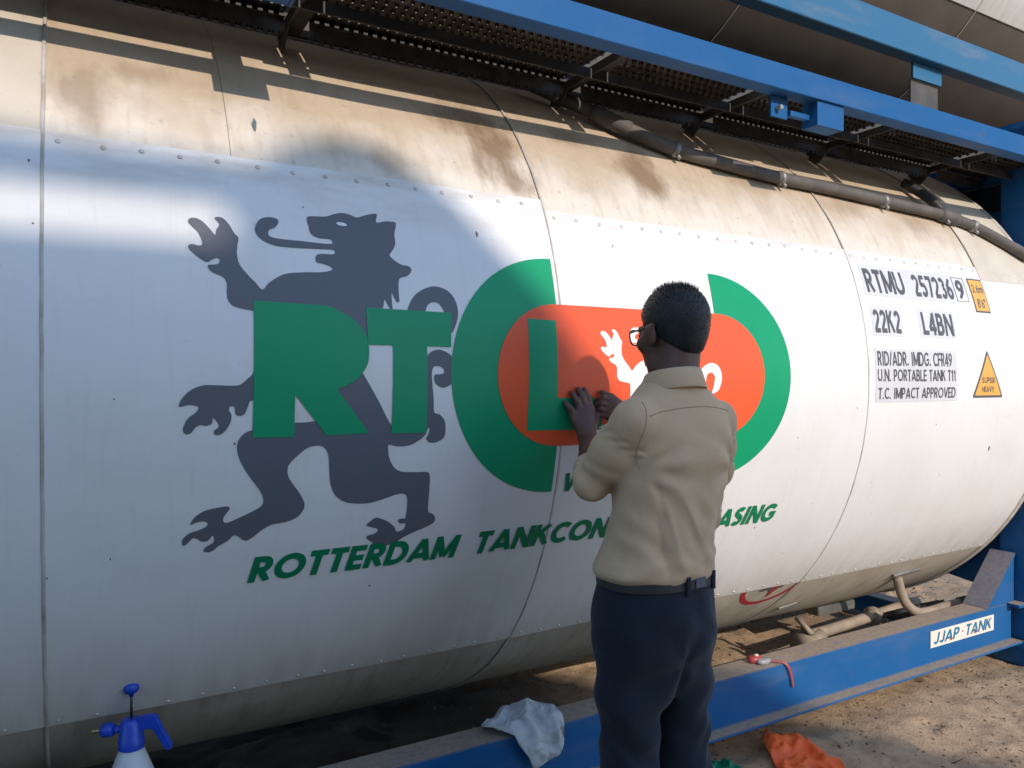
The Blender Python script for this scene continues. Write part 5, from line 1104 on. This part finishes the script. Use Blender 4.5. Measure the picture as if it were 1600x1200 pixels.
# ================================================================ SMALL THINGS
def crumple(name, outline, n, hfun, mat, label, cat, thick=0.004, seed=3):
    """soft sheet: grid clipped to an outline, lifted by hfun(x, y)"""
    xs = [p[0] for p in outline]; ys = [p[1] for p in outline]; x0, x1, y0, y1 = min(xs), max(xs), min(ys), max(ys)
    from mathutils.geometry import delaunay_2d_cdt
    r = np.random.default_rng(seed); P = [Vector(p) for p in outline]; m_ = len(P)
    def inside(x, y):
        c = False; j = m_ - 1
        for i in range(m_):
            if (P[i].y > y) != (P[j].y > y) and x < (P[j].x - P[i].x) * (y - P[i].y) / (P[j].y - P[i].y) + P[i].x: c = not c
            j = i
        return c
    pts = list(P)
    for a in np.linspace(x0, x1, n):
        for b in np.linspace(y0, y1, n):
            a2, b2 = a + r.uniform(-.3, .3) * (x1 - x0) / n, b + r.uniform(-.3, .3) * (y1 - y0) / n
            if inside(a2, b2): pts.append(Vector((a2, b2)))
    v, e, f, *_ = delaunay_2d_cdt(pts, [], [list(range(m_))], 1, 1e-5)
    V = [hfun(q.x, q.y) for q in v]; o = obj(name, V, [tuple(k) for k in f], mat, None, True); tag(o, label, cat)
    md_ = o.modifiers.new("thickness", 'SOLIDIFY'); md_.thickness = thick; return o
def ridge(x, y, seed, amp):
    v = Vector((x * 9 + seed, y * 9, seed)); q = v * 1.3 + Vector((0.6 * mnoise.noise(v * 0.7), 0.6 * mnoise.noise(v * 0.7 + Vector((5, 2, 1))), 0)); return amp * (0.8 - 2.0 * abs(mnoise.noise(q))) + amp * 0.5 * (0.8 - 2.0 * abs(mnoise.noise(q * 2.1))) + 0.3 * amp * (0.5 - abs(mnoise.noise(q * 4.5)))
def gz(x, y): return float(ground_h(np.array([x]), np.array([y]))[0])
# rag hanging over the near rail: u along the rail, v across (0 = inner edge of the flange, grows over the edge and down)
m_rag = fabric("white_rag", (0.56, 0.57, 0.57), (0.42, 0.43, 0.44), 700.0, 0.9, 0.2)
def rag_h(u, v):
    lift = 0.008 + max(0.0, ridge(u, v, 4.1, 0.024)) + 0.014 * math.exp(-((u - 1.25) / 0.07) ** 2 - ((v - 0.04) / 0.05) ** 2)
    top = 0.112
    if v < top: return (u, -0.91 - v, 0.297 + lift)
    a = min((v - top) / 0.03, 1.0) * math.pi / 2; d = max(0.0, v - top - 0.03)
    return (u + 0.1 * d, -1.022 - math.sin(a) * lift * 0.9 - 0.003, 0.297 + math.cos(a) * lift - d - 0.012 * math.sin(a))
crumple("rag", [(1.085, 0.027), (1.107, 0.005), (1.149, -0.005), (1.184, -0.027), (1.253, -0.032), (1.304, -0.009), (1.330, 0.045), (1.334, 0.090), (1.317, 0.126), (1.317, 0.171), (1.287, 0.203), (1.236, 0.221), (1.197, 0.234), (1.180, 0.189), (1.141, 0.126), (1.098, 0.081), (1.081, 0.054)], 60, rag_h, m_rag,
        "crumpled white rag hanging over the blue bottom rail", "rag", 0.003)
# torn orange film on the sand
m_film = vinyl("orange_film_scrap", (0.85, 0.135, 0.03), 0.4)
def film_h(x, y): return (x, y, gz(x, y) + 0.010 + max(0, ridge(x, y, 9.3, 0.030)) + 0.02 * math.exp(-((x - 2.2) / 0.06) ** 2 - ((y + 1.05) / 0.06) ** 2))
crumple("film_scrap", [(2.220, -1.000), (2.265, -0.990), (2.277, -1.020), (2.350, -1.070), (2.355, -1.105), (2.333, -1.145), (2.330, -1.195), (2.300, -1.235), (2.315, -1.270), (2.295, -1.305), (2.235, -1.300), (2.175, -1.275), (2.095, -1.235), (2.105, -1.175), (2.145, -1.115), (2.175, -1.065), (2.200, -1.035)], 40, film_h, m_film,
        "crumpled orange film scrap lying on the sand", "scrap", 0.0015)
m_gfilm = vinyl("green_film_scrap", (0.004, 0.20, 0.10), 0.4)
def gfilm_h(x, y): return (x, y, gz(x, y) + 0.008 + max(0, ridge(x * 2, y * 2, 2.7, 0.035)))
crumple("film_scrap", [(1.90, -1.05), (1.945, -1.025), (1.965, -1.05), (2.0, -1.06), (1.985, -1.09), (2.0, -1.12), (1.95, -1.115), (1.92, -1.15), (1.905, -1.10), (1.87, -1.09)], 24, gfilm_h, m_gfilm,
        "small crumpled green film scrap on the sand beside the trousers", "scrap", 0.0015)
# chalk-line style tape reel on the rail
tape = empty("tape_measure", (2.245, -0.965, 0.297), "small red and clear tape measure on the rail, red strip hanging over", "tape measure")
m_red = simple("red_plastic", (0.38, 0.05, 0.05), 0.4, 0, (0.32, 0.09, 0.08), 30); m_clear = simple("cloudy_plastic", (0.30, 0.29, 0.31), 0.25)
mb = MB(); mb.lathe([(0.023, 0.0), (0.028, 0.005), (0.028, 0.016), (0.023, 0.022)], (2.243, -0.955, 0.2975), 22, 1.15, 0.8); mb.obj("case", m_red, tape, True)
mb = MB(); mb.lathe([(0.021, 0.0), (0.025, 0.004), (0.025, 0.013), (0.019, 0.017)], (2.258, -0.982, 0.298), 20, 1.25, 0.75); mb.obj("cover", m_clear, tape, True)
mb = MB(); mb.lathe([(0.008, 0.0), (0.008, 0.005)], (2.248, -0.955, 0.3195), 12); mb.obj("hub", m_cream, tape, True)
q = bezier_path([(2.280, -0.995, 0.306), (2.315, -1.022, 0.304), (2.335, -1.034, 0.285), (2.352, -1.034, 0.245), (2.362, -1.033, 0.205)], 6)
V = []; F = []
for i, c in enumerate(q):
    w_ = 0.0046
    V += [(c[0] - w_, c[1], c[2] - w_ * .4), (c[0] + w_, c[1], c[2] + w_ * .4), (c[0] + w_, c[1] + .002, c[2] + w_ * .4), (c[0] - w_, c[1] + .002, c[2] - w_ * .4)]
    if i: F += [((i - 1) * 4 + a, (i - 1) * 4 + (a + 1) % 4, i * 4 + (a + 1) % 4, i * 4 + a) for a in range(4)]
obj("strip", V, F, m_red, tape)
# pump sprayer standing on the rail
bx_, by_, bz_ = 0.1285, -0.975, 0.2975
sp_ = empty("spray_bottle", (bx_, by_, bz_), "white pump spray bottle with blue head and raised blue plunger on the rail", "spray bottle")
m_pb = simple("blue_plastic", (0.010, 0.052, 0.42), 0.38, 0, (0.012, 0.07, 0.5), 20); m_pw = simple("milky_plastic", (0.55, 0.58, 0.60), 0.4, 0, (0.5, 0.52, 0.54), 12); m_brass = simple("brass_nozzle", (0.45, 0.33, 0.18), 0.35, 0.8); m_rod = simple("black_rod", (0.02, 0.02, 0.022), 0.4)
K2 = 0.90
def lp(r, z): return (r * K2, z)
mb = MB(); mb.lathe([(0.054, 0.0), (0.060, 0.006), (0.061, 0.07), (0.058, 0.105), (0.050, 0.128), (0.040, 0.155), (0.030, 0.182), (0.025, 0.192), (0.024, 0.206)], (bx_, by_, bz_), 36); mb.obj("bottle", m_pw, sp_, True)
mb = MB(); mb.lathe([(0.0255, 0.190), (0.0285, 0.192), (0.0290, 0.214), (0.0268, 0.217), (0.0262, 0.232), (0.0245, 0.235), (0.0235, 0.254), (0.018, 0.260), (0.008, 0.261)], (bx_, by_, bz_), 30)
cap = mb.obj("cap", m_pb, sp_, True); sharpen(cap, 40)
ang = -YAW
def sv(a, b, z): return (bx_ + a * math.cos(ang) - b * math.sin(ang), by_ + a * math.sin(ang) + b * math.cos(ang), bz_ + z - 0.030)
mb = MB(); mb.tube([sv(-0.018, 0, 0.264), sv(-0.042, 0, 0.265)], [0.010, 0.0085], 14); mb.tube([sv(-0.040, 0, 0.265), sv(-0.046, 0, 0.264), sv(-0.066, 0, 0.262), sv(-0.070, 0, 0.262)], [0.012, 0.0165, 0.0165, 0.012], 16); mb.obj("nozzle_collar", m_pb, sp_, True)
mb = MB(); mb.tube([sv(-0.070, 0, 0.262), sv(-0.083, 0, 0.260), sv(-0.086, 0, 0.2595), sv(-0.092, 0, 0.259), sv(-0.096, 0, 0.2585)], [0.0035, 0.0035, 0.0055, 0.0055, 0.003], 10); mb.obj("nozzle", m_brass, sp_, True)
outl = [(0.006, 0.282), (0.020, 0.296), (0.052, 0.300), (0.060, 0.296), (0.062, 0.288), (0.075, 0.262), (0.092, 0.233), (0.096, 0.222), (0.091, 0.217), (0.084, 0.220), (0.070, 0.243), (0.057, 0.264), (0.046, 0.270), (0.024, 0.264)]
mb = MB(); n = len(outl); vs_ = [sv(a, -0.011, z) for a, z in outl] + [sv(a, 0.011, z) for a, z in outl]
mb.add(vs_, [tuple(range(n)), tuple(range(2 * n - 1, n - 1, -1))] + [(i, i + n, (i + 1) % n + n, (i + 1) % n) for i in range(n)]); mb.obj("trigger_handle", m_pb, sp_, bevel=0.003)
mb = MB(); mb.tube([(bx_, by_, bz_ + 0.255), (bx_, by_, bz_ + 0.325)], 0.0030, 10); mb.obj("plunger_rod", m_rod, sp_, True)
mb = MB(); mb.lathe([(0.0045, 0.312), (0.0060, 0.320), (0.0125, 0.3225), (0.0168, 0.327), (0.0178, 0.333), (0.0168, 0.340), (0.0125, 0.346), (0.002, 0.3485)], (bx_, by_, bz_), 24); mb.obj("plunger_knob", m_pb, sp_, True)
